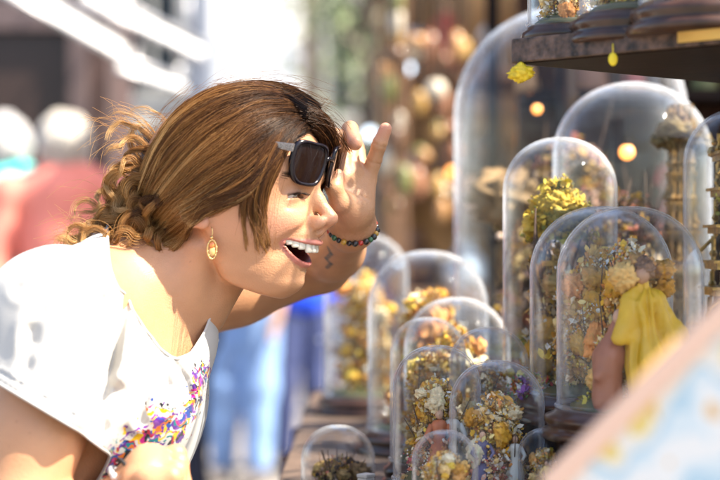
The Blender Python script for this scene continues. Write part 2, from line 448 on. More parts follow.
for pts, rd in fing: wb.chain(pts, rd, .0028)
wb.cone(H(352, 215, -.008), H(341, 202, -.028), .0155, .012, .012)                                                       # ball of the thumb
wb.chain([H(340, 203, -.03), H(334, 188, -.038), H(337, 176, -.030)], [.0112, .0090, .0082], .004)
JT = [(np.asarray(pp[i]), (np.asarray(pp[i + 1]) - np.asarray(pp[i - 1])) / np.linalg.norm(np.asarray(pp[i + 1]) - np.asarray(pp[i - 1]))) for pp, _ in fing for i in (1, 2)]
def creases(p):
    out = np.zeros(len(p)); 
    if np.linalg.norm(p.mean(0) - H(358, 170)) > .16: return out
    for c, n in JT:
        q = p - c; a = q @ n; rr = np.linalg.norm(q, axis=1); m = rr < .016
        out += m * (.0007 * np.exp(-(a / .0011) ** 2) - .0002 * np.exp(-((np.abs(a) - .0042) / .0028) ** 2)) * np.clip((.016 - rr) / .005, 0, 1)
    for L in PALM:
        for i in range(len(L) - 1): 
            dd = rcone(p, L[i], L[i + 1], 0, 0); out += .0009 * np.exp(-(dd / .0016) ** 2) / (1.6 if 0 < i else 1)
    return out
PALM = [[H(371, 192, -.012), H(360, 186, -.022), H(348, 184, -.026)], [H(341, 190, -.03), H(350, 199, -.024), H(353, 214, -.02)], [H(369, 199, -.012), H(357, 194, -.022), H(346, 190, -.027)]]
wb.fn(creases, 0, 'd')
# near hand, a loose fist at the waist
def G(px, py, dd=0): return P(px, py - 8, 1.63 + dd)
wb.cone(WRN, G(150, 476, .0), .024, .024, .014); wb.cone(WRN, G(148, 486, -.02), .022, .022, .014)
for i, (dx, dz) in enumerate([(0, 0), (2, 5), (0, 11), (-4, 17)]):
    z = -.034 + .020 * (3 - i) - .01
    wb.chain([G(148, 474 + i * 5, z), G(176 + dx, 463 + i * 8, z), G(180 + dx, 484 + i * 8, z - .006), G(160, 490 + i * 8, z - .01)], [.0125, .0102, .0090, .008], .003)
wb.chain([G(135, 492, -.03), G(155, 492, -.05), G(172, 484, -.052)], [.014, .011, .009], .008)

ins = []
SK = np.array([.50, .258, .138])
def skin_cols(v):
    c = np.tile(SK, (len(v), 1)); q = w2h(v); f, s, u = q.T; a = np.abs(s); qa = np.stack([f, a, u], 1)
    hd = np.linalg.norm(q, axis=1) < 150
    def mixc(c, t, col_): return c * (1 - t[:, None]) + np.array(col_) * t[:, None]
    n = vnoise(v, 3, 5, 90) ; c = c * (1 + .10 * n[:, None]) * np.array([1, 1, 1])
    c = c * (1 + .05 * vnoise(v, 4, 2, 18)[:, None] * np.array([.2, 1, 1]))
    t = hd * .45 * gau(a - 46, 22) * gau(u + 12, 18); c = mixc(c, t, [.62, .26, .19])
    t = hd * .35 * gau(a, 14) * gau(u + 12, 12) * (f > 98); c = mixc(c, t, [.60, .25, .18])
    t = hd * .55 * np.clip((a - 71) / 5, 0, 1) * gau(f + 6, 16) * gau(u - 5, 24); c = mixc(c, t, [.60, .25, .19])
    lu = lipd(qa, LIPU); ll = lipd(qa, LIPL)
    t = hd * np.clip(np.maximum(np.clip((4.4 - lu) / 1.2, 0, 1), np.clip((5.6 - ll) / 1.2, 0, 1)), 0, 1) * .8; c = mixc(c, t, [.50, .17, .145])
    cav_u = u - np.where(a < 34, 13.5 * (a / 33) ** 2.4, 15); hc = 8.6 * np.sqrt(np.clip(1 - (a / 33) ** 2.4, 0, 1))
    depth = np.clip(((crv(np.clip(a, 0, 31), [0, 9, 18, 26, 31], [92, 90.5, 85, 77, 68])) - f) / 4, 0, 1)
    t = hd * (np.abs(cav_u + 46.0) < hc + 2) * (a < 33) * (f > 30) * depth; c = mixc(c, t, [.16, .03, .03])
    er = np.linalg.norm(qa - EYE, axis=1)
    t = hd * .45 * gau(er - 14, 4) * (u > 14); c = mixc(c, t, [.40, .22, .17])
    cu = EYE[2] - .5 - .012 * (a - 31) ** 2
    t = hd * 1. * gau(u - cu - 2.4, 1.7) * (er < 15.5) * (f > 66); c = mixc(c, t, [.05, .03, .025])   # lash line
    # moles on neck and arm
    for m0 in MOLES:
        dd = np.linalg.norm(v - m0[0], axis=1); c = mixc(c, np.clip((m0[1] - dd) / .0006, 0, 1) * .75, [.16, .07, .045])
    # small tattoo mark on the raised forearm
    tt = TATT; 
    for i in range(len(tt) - 1):
        dd = rcone(v, tt[i], tt[i + 1], 0, 0); c = mixc(c, np.clip((.0032 - dd) / .0012, 0, 1) * .7, [.06, .08, .09])
    for tip in TIPS:
        dd = np.linalg.norm(v - tip, axis=1); c = mixc(c, np.clip((.018 - dd) / .012, 0, 1) * .4, [.66, .26, .20])
    return np.clip(c, .01, .9)
TIPS = [f_[0][-1] for f_ in fing] + [H(337, 176, -.03)]
MOLES = []
def march(body, px, py, d0=1.3, d1=2.6):
    """first point of the body seen through a photo pixel"""
    o = np.array([0, 0, HC]); dr = P(px, py, 1.0) - o; dr /= np.linalg.norm(dr); t = d0
    for _ in range(160):
        d = body((o + dr * t)[None])[0]
        if d < .0004: return o + dr * t
        t += max(d * .7, .0003)
        if t > d1: return None
    return o + dr * t
for (px, py, r) in [(17, 421, .0012), (30, 433, .0009), (9, 447, .001), (20, 466, .0011), (41, 455, .0008), (190, 262, .0009), (163, 300, .0008), (254, 262, .0007), (40, 420, .0007), (28, 452, .0006)]:
    m0 = march(wb, px, py)
    if m0 is not None: MOLES.append((m0, r))
TATT = [m for m in (march(wb, *t_) for t_ in [(328, 248), (331, 254), (326, 259), (331, 264), (327, 268)]) if m is not None]
MOLES = [m for m in MOLES]

woman = thing('person', 'laughing brown-haired woman in white T-shirt lifting her sunglasses to see the domes', 'person', (P(-80, 640, 1.82)[0], 1.82, 0))
WO = np.array(woman.location)
lo = np.array([-.62, 1.45, .78]); hi = np.array([.06, 2.16, 1.64])
VH = globals().get('VH', .0016)
sv, sq = polygonise(wb, lo, hi, VH)
print('woman verts', len(sv))
m_skin = mat('skin', rough=.40, attr=True, sss=.2, sss_rad=(1, .32, .16), sss_scale=.005, spec=.4, bump=.30, bscale=620)
body_o = mesh_np('body', sv, sq, m_skin, woman, WO, skin_cols(sv))

# ---- eyes, lashes, teeth, tongue
m_eye = mat('eyeball', attr=True, rough=.08, spec=.7, coat=.6)
m_teeth = mat('teeth', color=(.66, .61, .51), rough=.25, sss=.2, sss_scale=.002, coat=.3)
m_tong = mat('tongue', color=(.45, .14, .12), rough=.35)
def eyeball(sg):
    c = EYE * [1, sg, 1]; th = np.linspace(0, math.pi, 40); ph = np.linspace(0, 2 * math.pi, 48, endpoint=False)
    b = MB(); gz = np.array([.93, .10 * 1, -.34]); gz /= np.linalg.norm(gz)
    e1 = np.cross(gz, [0, 0, 1]); e1 /= np.linalg.norm(e1); e2 = np.cross(e1, gz)
    v = []; cc = []
    for t in th:
        for p_ in ph:
            n = gz * math.cos(t) + (e1 * math.cos(p_) + e2 * math.sin(p_)) * math.sin(t); r = EYER + .9 * max(0, math.cos(t) - .86) / .14
            v.append(c + n * r)
            cc.append((.01, .008, .008) if t < .2 else (.10, .055, .03) if t < .50 else (.03, .02, .015) if t < .55 else (.46, .42, .40))
    f = [(i * 48 + j, (i + 1) * 48 + j, (i + 1) * 48 + (j + 1) % 48, i * 48 + (j + 1) % 48) for i in range(39) for j in range(48)]
    b.add(h2w(np.array(v)), f, np.array(cc)); return b.build('eye', m_eye, woman, WO)
eyeball(1); eyeball(-1)
b = MB()
for k in range(-6, 7):
    x = k / 6 * 27.5; a = abs(x); fz = float(crv(np.array([a]), [0, 9, 18, 26, 31], [92.5, 91, 85.5, 77.5, 70])[0]) - 1.2
    wd = [8.2, 6.6, 7.4, 6.6, 6.2, 5.6, 5][min(abs(k), 6)] * .5; hgt = [9.6, 8.6, 9.2, 7.4, 7, 6.2, 5.4][min(abs(k), 6)]
    if k == 0: continue
    x = math.copysign([0, 4.2, 11.6, 18.2, 23.2, 27.2, 30][abs(k)], k); a = abs(x)
    fz = float(crv(np.array([a]), [0, 9, 18, 26, 31], [93, 91, 84.5, 75.5, 68])[0])
    topu = -37.0 + 13.5 * (a / 33) ** 2.4 * .75 
    yw = math.copysign(min(1.1, .0011 * a * a * 1.2 + .012 * a), x)
    n_ = 14; th = np.linspace(0, math.pi, 12); ph = np.linspace(0, 2 * math.pi, n_, endpoint=False)
    def sp(z, e): return np.sign(z) * np.abs(z) ** e
    V = []
    for t in th:
        for p_ in ph:
            V.append([2.6 * sp(math.sin(t), .5) * sp(math.cos(p_), .7), (wd + 1.1) * sp(math.sin(t), .5) * sp(math.sin(p_), .7) * (1.0 - .12 * math.cos(t)), (hgt + 4) / 2 * sp(math.cos(t), .55)])
    V = np.array(V); cy, sy = math.cos(yw), math.sin(yw)
    V = np.stack([V[:, 0] * cy - V[:, 1] * sy, V[:, 0] * sy + V[:, 1] * cy, V[:, 2]], 1) + [fz, x, topu - hgt / 2 + 2]
    b.add(h2w(V), [(i * n_ + j, i * n_ + (j + 1) % n_, (i + 1) * n_ + (j + 1) % n_, (i + 1) * n_ + j) for i in range(11) for j in range(n_)])
b.build('teeth', m_teeth, woman, WO)
b = MB(); b.ball((0, 0, 0), (1, 1, 1), 24, 14)
vv = b.v[0] * [20, 17, 6] + [62, 0, -57]; b.v[0] = h2w(vv); b.build('tongue', m_tong, woman, WO)
# ------------------------------------------------------------------ T-shirt
def w2p(p):
    d = np.maximum(p[:, 1], .2); return np.stack([p[:, 0] / (K * d) + 360, 240 - (p[:, 2] - HC) / (K * d)], 1)
def poly_sd(q, poly):
    """2D signed distance, negative inside"""
    V = np.array(poly, float); n = len(V); d = np.full(len(q), 1e9); sgn = np.ones(len(q))
    j = n - 1
    for i in range(n):
        e = V[j] - V[i]; w_ = q - V[i]; t = np.clip((w_ @ e) / (e @ e), 0, 1); bb = w_ - t[:, None] * e
        d = np.minimum(d, (bb * bb).sum(1))
        c1 = q[:, 1] >= V[i][1]; c2 = q[:, 1] < V[j][1]; c3 = e[0] * w_[:, 1] > e[1] * w_[:, 0]
        fl = (c1 & c2 & c3) | (~c1 & ~c2 & ~c3); sgn = np.where(fl, -sgn, sgn); j = i
    return sgn * np.sqrt(d)
def line_d(q, L):
    d = np.full(len(q), 1e9); L = np.array(L, float)
    for i in range(len(L) - 1):
        e = L[i + 1] - L[i]; w_ = q - L[i]; t = np.clip((w_ @ e) / (e @ e), 0, 1); d = np.minimum(d, np.linalg.norm(w_ - t[:, None] * e, axis=1))
    return d
NECK = [(111, 240), (117, 262), (126, 283), (138, 304), (152, 328), (168, 350), (182, 360), (194, 354), (206, 330), (214, 300), (400, 250), (400, 0), (100, 0), (106, 225)]
HEM = [(-500, 80), (0, 384), (79, 431), (130, 470), (100, 600), (30, 900), (-500, 900)]
armN = (SHN, ELN)
def cutf(p):
    """negative where the cloth ends"""
    q = w2p(p); q2 = q.copy(); q2[:, 0] -= 90 * np.clip(p[:, 1] - 1.77, -.2, .12)
    g = poly_sd(q2, NECK)
    arm = rcone(p, SHN, ELN, .082, .078) * 1000 / 1.05
    sl_ = smax(poly_sd(q, HEM), np.maximum(arm, (p[:, 1] - 1.715) * 900), 1)
    g = np.minimum(g, -np.minimum(-sl_, 1e9)) if False else np.minimum(g, sl_)
    ax = ELF - SHF; t = ((p - SHF) @ ax) / (ax @ ax)
    far = np.maximum(-(t - .28) * 190, (rcone(p, SHF, ELF, .08, .08)) * 900)
    return np.minimum(g, far)
FOLDS = [([(128, 292), (117, 335), (106, 385), (92, 428), (80, 445)], 7, 8), ([(140, 318), (134, 360), (120, 410)], 3.0, 6),
         ([(152, 338), (150, 380), (140, 420)], 2.6, 5), ([(163, 352), (166, 385), (158, 410)], 2.4, 5), ([(120, 270), (96, 300), (70, 318)], 2.2, 7),
         ([(60, 262), (40, 300), (34, 340)], 2.2, 8), ([(100, 300), (80, 350), (66, 400)], 2.6, 7), ([(30, 330), (26, 370)], 2, 6), ([(176, 366), (185, 380), (190, 395)], 2.4, 4),
         ([(118, 390), (100, 440), (85, 470)], 3, 6), ([(20, 290), (70, 275), (105, 262)], 1.5, 6), ([(0, 372), (80, 419)], .9, 1.6), ([(108, 262), (118, 288), (131, 310), (146, 335), (163, 357), (180, 368)], -.0, 3)]
def folds(p):
    q = w2p(p); side = np.clip((1.80 - p[:, 1]) / .04, 0, 1); out = np.zeros(len(p))
    for L, a, w_ in FOLDS:
        dd = line_d(q, L); out += side * 1.7 * a / 1000 * (np.exp(-(dd / w_) ** 2) - .45 * np.exp(-((dd - 2.1 * w_) / (1.1 * w_)) ** 2))
    pp = p * np.array([1, 1, .45]); out += -.0010 * np.abs(vnoise(pp, 11, 3, 24)) + .0016 * vnoise(pp, 12, 2, 10)
    return out
sb = Body()
sb.cone(J(146, 300, 1.80), CHEST + np.array([0, 0, 0]), .066, .116, .05)
sb.cone(J(126, 288, 1.79), SHN + np.array([0, 0, -.004]), .058, .060, .05); sb.cone(J(128, 288, 1.84), SHF, .058, .058, .05)
sb.cone(STERN + np.array([-.01, -.03, -.02]), SHN + np.array([.0, 0, .0]), .024, .045, .04)
sb.cone(CHEST, PELV, .128, .150, .06); sb.cone(CHEST + np.array([0, -.05, 0]), CHEST + np.array([0, .05, 0]), .125, .125, .05)
sb.ell(P(131, 395, 1.735), [.058, .06, .066], .04); sb.ell(P(136, 395, 1.86), [.058, .055, .066], .04)
sb.cone(SHN, P(38, 420, 1.63), .060, .066, .03); sb.cone(SHF, SHF * .35 + ELF * .65, .055, .056, .03)
sb.cone(P(146, 300, 1.81), P(180, 338, 1.80), .055, .036, .03)
sb.fn(folds, 0, 'd')
tv, tq = polygonise(sb, np.array([-.62, 1.45, .78]), np.array([.03, 2.16, 1.5]), globals().get('VT', .0026))
gv = cutf(tv); keep = gv > -1.6
okf = keep[tq].all(1); tq = tq[okf]
used = np.unique(tq); mp = -np.ones(len(tv), int); mp[used] = np.arange(len(used)); tv = tv[used]; tq = mp[tq]
def bloops(q):
    e = np.concatenate([q[:, [i, (i + 1) % 4]] for i in range(4)]); es = set(map(tuple, e.tolist()))
    nx = {}
    for a, b in es:
        if (b, a) not in es: nx[a] = b
    loops = []; seen = set()
    for st in list(nx):
        if st in seen: continue
        L = [st]; seen.add(st); x = nx[st]
        while x != st and x in nx and x not in seen: L.append(x); seen.add(x); x = nx[x]
        loops.append(L)
    return loops
loops = [L for L in bloops(tq) if len(L) > 60]
bi = np.unique(np.concatenate([np.array(L) for L in loops]))
for it in range(4):                                    # pull the edge onto the cutting line
    p = tv[bi]; e = .0006; g0 = cutf(p); g = np.stack([cutf(p + e * a) - g0 for a in np.eye(3)], 1) / e
    # stay on the cloth
    nn = np.stack([sb(p + e * a) - sb(p) for a in np.eye(3)], 1); nn /= np.linalg.norm(nn, axis=1)[:, None] + 1e-12
    g -= (g * nn).sum(1)[:, None] * nn; L2 = np.maximum((g * g).sum(1), 1e4)
    st = -g0[:, None] * g / L2[:, None]; ln = np.linalg.norm(st, axis=1)[:, None]; st *= np.minimum(1, .003 / np.maximum(ln, 1e-9))
    far_b = (p[:, 2] > .85)
    tv[bi] = p + st * far_b[:, None]
for L in loops:
    L = np.array(L)
    for _ in range(16): tv[L] = .5 * tv[L] + .25 * (tv[np.roll(L, 1)] + tv[np.roll(L, -1)])
qp = w2p(tv)
pm = np.maximum(np.clip(1.1 - line_d(qp, [(203, 366), (199, 392), (186, 420), (170, 444)]) / 13, 0, 1) * (tv[:, 1] < 1.9), np.clip(1.15 - line_d(qp, [(46, 506), (80, 484), (112, 462), (140, 446), (162, 424)]) / 27, 0, 1) * (tv[:, 1] < 1.86))
m_sh = bpy.data.materials.new('printed_cotton'); m_sh.use_nodes = True; t_ = m_sh.node_tree; N_ = t_.nodes; B_ = N_['Principled BSDF']
B_.inputs['Roughness'].default_value = .85; B_.inputs['Sheen Weight'].default_value = .15; B_.inputs['Specular IOR Level'].default_value = .05
tc = N_.new('ShaderNodeTexCoord'); at = N_.new('ShaderNodeAttribute'); at.attribute_name = 'Print'
nz = N_.new('ShaderNodeTexNoise'); nz.inputs['Scale'].default_value = 60; nz.inputs['Detail'].default_value = 2
mp_ = N_.new('ShaderNodeMapping'); mp_.inputs['Rotation'].default_value = (0, math.radians(-35), 0); mp_.inputs['Scale'].default_value = (105, 105, 300)
wv = N_.new('ShaderNodeVectorMath'); wv.operation = 'MULTIPLY_ADD'; wv.inputs[1].default_value = (.03, .03, .03)
t_.links.new(tc.outputs['Object'], nz.inputs['Vector']); t_.links.new(nz.outputs['Color'], wv.inputs[0]); t_.links.new(tc.outputs['Object'], wv.inputs[2])
t_.links.new(wv.outputs[0], mp_.inputs['Vector'])
vo = N_.new('ShaderNodeTexVoronoi'); vo.inputs['Scale'].default_value = 1.0; t_.links.new(mp_.outputs[0], vo.inputs['Vector'])
sx = N_.new('ShaderNodeSeparateColor'); t_.links.new(vo.outputs['Color'], sx.inputs[0])
cr = N_.new('ShaderNodeValToRGB'); cr.color_ramp.interpolation = 'CONSTANT'
pal = [(.08, .015, .20), (.38, .012, .16), (.006, .14, .16), (.60, .36, .01), (.012, .012, .018), (.50, .12, .012), (.012, .05, .26), (.012, .012, .02), (.30, .012, .03), (.16, .04, .26)]
els = cr.color_ramp.elements
els[0].position = 0; els[0].color = (*pal[0], 1); els[1].position = .1; els[1].color = (*pal[1], 1)
for i in range(2, 10): e_ = els.new(i / 10); e_.color = (*pal[i], 1)
t_.links.new(sx.outputs[0], cr.inputs[0])
n2 = N_.new('ShaderNodeTexNoise'); n2.inputs['Scale'].default_value = 110; n2.inputs['Detail'].default_value = 3; t_.links.new(tc.outputs['Object'], n2.inputs['Vector'])
ad = N_.new('ShaderNodeMath'); ad.operation = 'MULTIPLY_ADD'; ad.inputs[1].default_value = .55; t_.links.new(at.outputs['Fac'], ad.inputs[0]); t_.links.new(n2.outputs['Fac'], ad.inputs[2])
ad2 = N_.new('ShaderNodeMath'); ad2.operation = 'MULTIPLY_ADD'; ad2.inputs[1].default_value = .45; t_.links.new(sx.outputs[1], ad2.inputs[0]); t_.links.new(ad.outputs[0], ad2.inputs[2])
gt = N_.new('ShaderNodeMath'); gt.operation = 'GREATER_THAN'; gt.inputs[1].default_value = 1.12; t_.links.new(ad2.outputs[0], gt.inputs[0])
g2 = N_.new('ShaderNodeMath'); g2.operation = 'GREATER_THAN'; g2.inputs[1].default_value = .02; t_.links.new(at.outputs['Fac'], g2.inputs[0])
g3 = N_.new('ShaderNodeMath'); g3.operation = 'MULTIPLY'; t_.links.new(gt.outputs[0], g3.inputs[0]); t_.links.new(g2.outputs[0], g3.inputs[1])
mx = N_.new('ShaderNodeMix'); mx.data_type = 'RGBA'; mx.inputs[6].default_value = (.47, .455, .43, 1)
t_.links.new(g3.outputs[0], mx.inputs[0]); t_.links.new(cr.outputs[0], mx.inputs[7]); t_.links.new(mx.outputs[2], B_.inputs['Base Color'])
n3 = N_.new('ShaderNodeTexNoise'); n3.inputs['Scale'].default_value = 900; t_.links.new(tc.outputs['Object'], n3.inputs['Vector'])
bp = N_.new('ShaderNodeBump'); bp.inputs['Strength'].default_value = .25; bp.inputs['Distance'].default_value = .001
t_.links.new(n3.outputs['Fac'], bp.inputs['Height']); t_.links.new(bp.outputs[0], B_.inputs['Normal'])
shirt = mesh_np('t_shirt', tv, tq, m_sh, woman, WO)
pa = shirt.data.attributes.new('Print', 'FLOAT', 'POINT'); pa.data.foreach_set('value', pm.astype(np.float32))
sd = shirt.modifiers.new('cloth', 'SOLIDIFY'); sd.thickness = .0016; sd.offset = -1
m_cot = mat('white_cotton', (.47, .455, .43), .85, sheen=.15)
for L in loops:
    if tv[L][:, 2].mean() < .84: continue
    b = MB(); b.tube(tv[np.array(L)], .0015, 6, closed=True); b.build('hem', m_cot, shirt, WO)

# trousers and shoes, below the frame
m_navy = mat('navy_cloth', (.012, .014, .028), .8, noise=.2, nscale=60)
lb = Body(); hipz = P(-80, 640, 1.82)
for sg in (-1, 1):
    hp = hipz + np.array([0, .085 * sg, 0]); kn = np.array([hipz[0] + .03, 1.82 + .1 * sg, .50]); an = np.array([hipz[0] - .05, 1.82 + .11 * sg, .10])
    lb.cone(hp, kn, .095, .065, .04); lb.cone(kn, an, .065, .05, .03)
lb.cone(hipz + np.array([0, -.06, 0]), hipz + np.array([0, .06, 0]), .128, .128, .04)
lv, lq = polygonise(lb, [hipz[0] - .3, 1.5, .05], [hipz[0] + .3, 2.15, .95], .010)
mesh_np('trousers', lv, lq, m_navy, woman, WO)
for sg in (-1, 1):
    sh = Body(); an = np.array([hipz[0] - .05, 1.82 + .11 * sg, .07])
    sh.cone(an, an + np.array([0, 0, -.03]), .042, .044, .02).cone(an + np.array([0, 0, -.028]), an + np.array([.17, 0, -.036]), .042, .034, .02)
    v_, q_ = polygonise(sh, an - .15, an + np.array([.3, .15, .1]), .008); v_[:, 2] = np.maximum(v_[:, 2], .002)
    mesh_np('shoe', v_, q_, mat('black_shoe', (.02, .02, .02), .5), woman, WO)

# ------------------------------------------------------------------ sunglasses, worn pushed up and held by the raised hand
m_frame = mat('black_acetate', (.006, .004, .007), .22, spec=.4)
m_lens = mat('dark_lens', (.012, .006, .005), .03, spec=.45)
m_silver = mat('patterned_silver', (.26, .23, .22), .3, metal=.8, noise=.5, nscale=700)
glc = h2w(106, 0, 44.5)
gy = YAW + math.radians(4); gp = math.radians(-15)
gf = np.array([math.cos(gy) , -math.sin(gy), 0]); gn = np.array([-math.sin(gy), -math.cos(gy), 0])
gf2 = gf * math.cos(gp) + UP * math.sin(gp) * 1; gu2 = np.cross(gn, gf2); gu2 = gu2 if gu2[2] > 0 else -gu2
GM = np.stack([gf2, gn, gu2], 1)
def g2w(a): return glc + (np.asarray(a, float) @ GM.T) / 1000
glasses = thing('sunglasses', 'glossy black sunglasses with dark lenses pushed up on her brow', 'sunglasses', glc)
def outline(n=64):
    pts = []
    for t in np.linspace(0, 2 * math.pi, n, endpoint=False):
        c, s_ = math.cos(t), math.sin(t); e = 2 / 3.8
        x = 25.5 * abs(c) ** e * np.sign(c); y = 23 * abs(s_) ** e * np.sign(s_)
        x *= 1 - .24 * (y < 0) * (abs(y) / 23) ** 1.2; y += 2.2 * max(0, x / 27) * (y > 0) ** 1
        pts.append((x, y))
    return np.array(pts)
def curve_f(sv_): return -.0052 * np.asarray(sv_) ** 2
OL = outline()
for sg in (1, -1):
    def put(o2, df): 
        s2 = sg * (o2[:, 0] + 32.5); return np.stack([curve_f(s2) + df, s2, o2[:, 1]], 1)
    b = MB(); rings = []
    for sc_, df in ((1.0, -1.8), (1.0, 1.8), (.90, 2.6), (.85, 1.2), (.85, -1.4), (.90, -2.0)):
        rings.append(put(OL * sc_, df))
    n_ = len(OL); V = np.concatenate(rings); F = []
    for i in range(6):
        for j in range(n_):
            k = (j + 1) % n_; F.append((i * n_ + j, i * n_ + k, ((i + 1) % 6) * n_ + k, ((i + 1) % 6) * n_ + j))
    b.add(g2w(V), F); b.build('lens_rim', m_frame, glasses, glc)
    b = MB(); rr = [put(OL * k_, .9 * (1 - k_ ** 2)) for k_ in (.88, .65, .45, .2, .02)]
    V = np.concatenate(rr); F = [(i * n_ + j, i * n_ + (j + 1) % n_, (i + 1) * n_ + (j + 1) % n_, (i + 1) * n_ + j) for i in range(4) for j in range(n_)] + [tuple(range(4 * n_, 5 * n_))]
    lo_ = b.add(g2w(V), F).build('lens', m_lens, glasses, glc)
    # hinge plate and temple, running back under the hair
    x0 = 58; f0 = curve_f(x0)
    b = MB(); pth = [g2w((f0 - 1, sg * x0, 13)), g2w((f0 - 8, sg * (x0 + 2.5), 12.6)), g2w((f0 - 20, sg * (x0 + 3), 11.5))]
    hx = (pth[2] - pth[0]) / np.linalg.norm(pth[2] - pth[0]); hz = gu2; hy = np.cross(hz, hx); hc = (pth[0] + pth[2]) / 2
    V = [hc + hx * a_ * .0115 + hy * b_ * .0012 + hz * c_ * (.0036 - .0006 * a_) for a_ in (-1, 1) for b_ in (-1, 1) for c_ in (-1, 1)]
    b = MB(); b.add(V, [(0, 1, 3, 2), (4, 6, 7, 5), (0, 4, 5, 1), (2, 3, 7, 6), (0, 2, 6, 4), (1, 5, 7, 3)]); b.build('hinge', m_silver, glasses, glc, smooth=False, bevel=.0005)
    b = MB(); b.tube([g2w((f0 - 20, sg * (x0 + 3), 11.5)), g2w((f0 - 55, sg * (x0 + 6), 6)), g2w((f0 - 90, sg * (x0 + 10), 0)), g2w((f0 - 115, sg * (x0 + 12), -8))], .0021, 10); b.build('temple', m_frame, glasses, glc)
    b = MB(); b.ball(g2w((f0 + 2.2, sg * (x0 - 4.5), 16)), .0011, 8, 6); b.build('rivet', m_silver, glasses, glc)
b = MB(); b.tube([g2w((curve_f(9) + .3, 9.5, 6)), g2w((.8, 4, 8.5)), g2w((.9, 0, 9)), g2w((.8, -4, 8.5)), g2w((curve_f(9) + .3, -9.5, 6))], .0024, 10); b.build('bridge', m_frame, glasses, glc)

# ------------------------------------------------------------------ earring
m_gold = mat('old_gold', (.75, .52, .22), .28, metal=1)
m_amber = mat('amber_stone', attr=True, rough=.08, coat=1)
eh = march(wb, 211.5, 228)
eh = eh if eh is not None else h2w(-3, 78, -20)
er_ = thing('earring', 'gold drop earring with amber stones hanging from her ear lobe', 'earring', eh)
ex, ez = np.array([1, 0, 0]) * K * 1.73, np.array([0, 0, -1]) * K * 1.73
oo = eh + np.array([0, -.003, 0])
b = MB(); b.tube([oo + ex * 0 + ez * -1, oo + ex * 1.2 + ez * 1.5, oo + ex * 1.3 + ez * 5, oo + ex * .6 + ez * 9, oo + ex * .6 + ez * 11], .0005, 6); b.build('hook', m_gold, er_, eh)
b = MB(); b.ball(oo + ex * .6 + ez * 9.5, .0019, 12, 8); b.build('bead', m_gold, er_, eh)
oval = [oo + ex * (.8 + 4.6 * math.sin(t)) + ez * (21.5 - 9.5 * math.cos(t)) for t in np.linspace(0, 2 * math.pi, 28, endpoint=False)]
b = MB(); b.tube(oval, .0009, 8, closed=True)
for t in np.linspace(0, 2 * math.pi, 14, endpoint=False): b.ball(oo + ex * (.8 + 4.6 * math.sin(t)) + ez * (21.5 - 9.5 * math.cos(t)), .0012, 8, 6)
b.build('setting', m_gold, er_, eh)
b = MB(); b.ball(oo + ex * .8 + ez * 17, (.0030, .0016, .0036), 12, 8, (.75, .20, .03)); b.ball(oo + ex * .8 + ez * 24, (.0036, .0016, .0045), 12, 8, (.62, .36, .12))
b.ball(oo + ex * 2.6 + ez * 21, (.0014, .0012, .0016), 8, 6, (.8, .5, .2)); b.build('stone', m_amber, er_, eh)

# ------------------------------------------------------------------ bracelets
m_bead = mat('painted_beads', attr=True, rough=.3, coat=.4)
def bracelet(label, c, axis, ra, rb, n, br, pal_, upv):
    axis = np.array(axis, float); axis /= np.linalg.norm(axis); e1 = np.cross(axis, upv); e1 /= np.linalg.norm(e1); e2 = np.cross(axis, e1)
    t = thing('bracelet', label, 'bracelet', c)
    pts = [c + e1 * ra * math.cos(x) + e2 * rb * math.sin(x) for x in np.linspace(0, 2 * math.pi, 48, endpoint=False)]
    b = MB(); b.tube(pts, br * .4, 6, closed=True, col_=(.03, .02, .02)); b.build('cord', m_bead, t, c)
    for i in range(n):
        x = 2 * math.pi * i / n; b = MB(); b.ball(c + e1 * ra * math.cos(x) + e2 * rb * math.sin(x), br * (1 + .15 * (i % 2)), 10, 7, pal_[i % len(pal_)]); b.build('bead', m_bead, t, c)
    return t
bracelet('dark beaded bracelet with small coloured beads round the raised wrist', P(353, 229, 1.875), H(352, 205, .0) - WRF, .0265, .0245, 26, .0031,
         [(.02, .015, .015), (.45, .03, .02), (.02, .015, .015), (.03, .12, .05), (.02, .02, .02), (.5, .28, .04), (.015, .01, .01)], (0, 1, 0))
bracelet('pale grey beaded bracelet on the lowered wrist', WRN + (G(150, 476) - WRN) * .45, G(150, 476) - WRN, .0285, .027, 26, .0034, [(.55, .56, .58), (.30, .31, .34), (.62, .60, .56)], (0, 1, 0))
cc_ = WRN + (G(150, 476) - WRN) * .72
hb = thing('hair_tie', 'black elastic hair tie round the lowered hand', 'hair tie', cc_)
ax_ = (G(150, 476) - WRN); ax_ /= np.linalg.norm(ax_); e1 = np.cross(ax_, [0, 1, 0]); e1 /= np.linalg.norm(e1); e2 = np.cross(ax_, e1)
b = MB(); b.tube([cc_ + e1 * .029 * math.cos(x) + e2 * .0275 * math.sin(x) + ax_ * .004 * math.sin(2 * x) for x in np.linspace(0, 2 * math.pi, 40, endpoint=False)], .0018, 8, closed=True); b.build('band', mat('black_elastic', (.015, .015, .017), .7), hb, cc_)
b = MB(); b.ball(cc_ + e2 * -.028 + ax_ * .004, .0034, 10, 7); b.build('knot', mat('black_elastic'), hb, cc_)
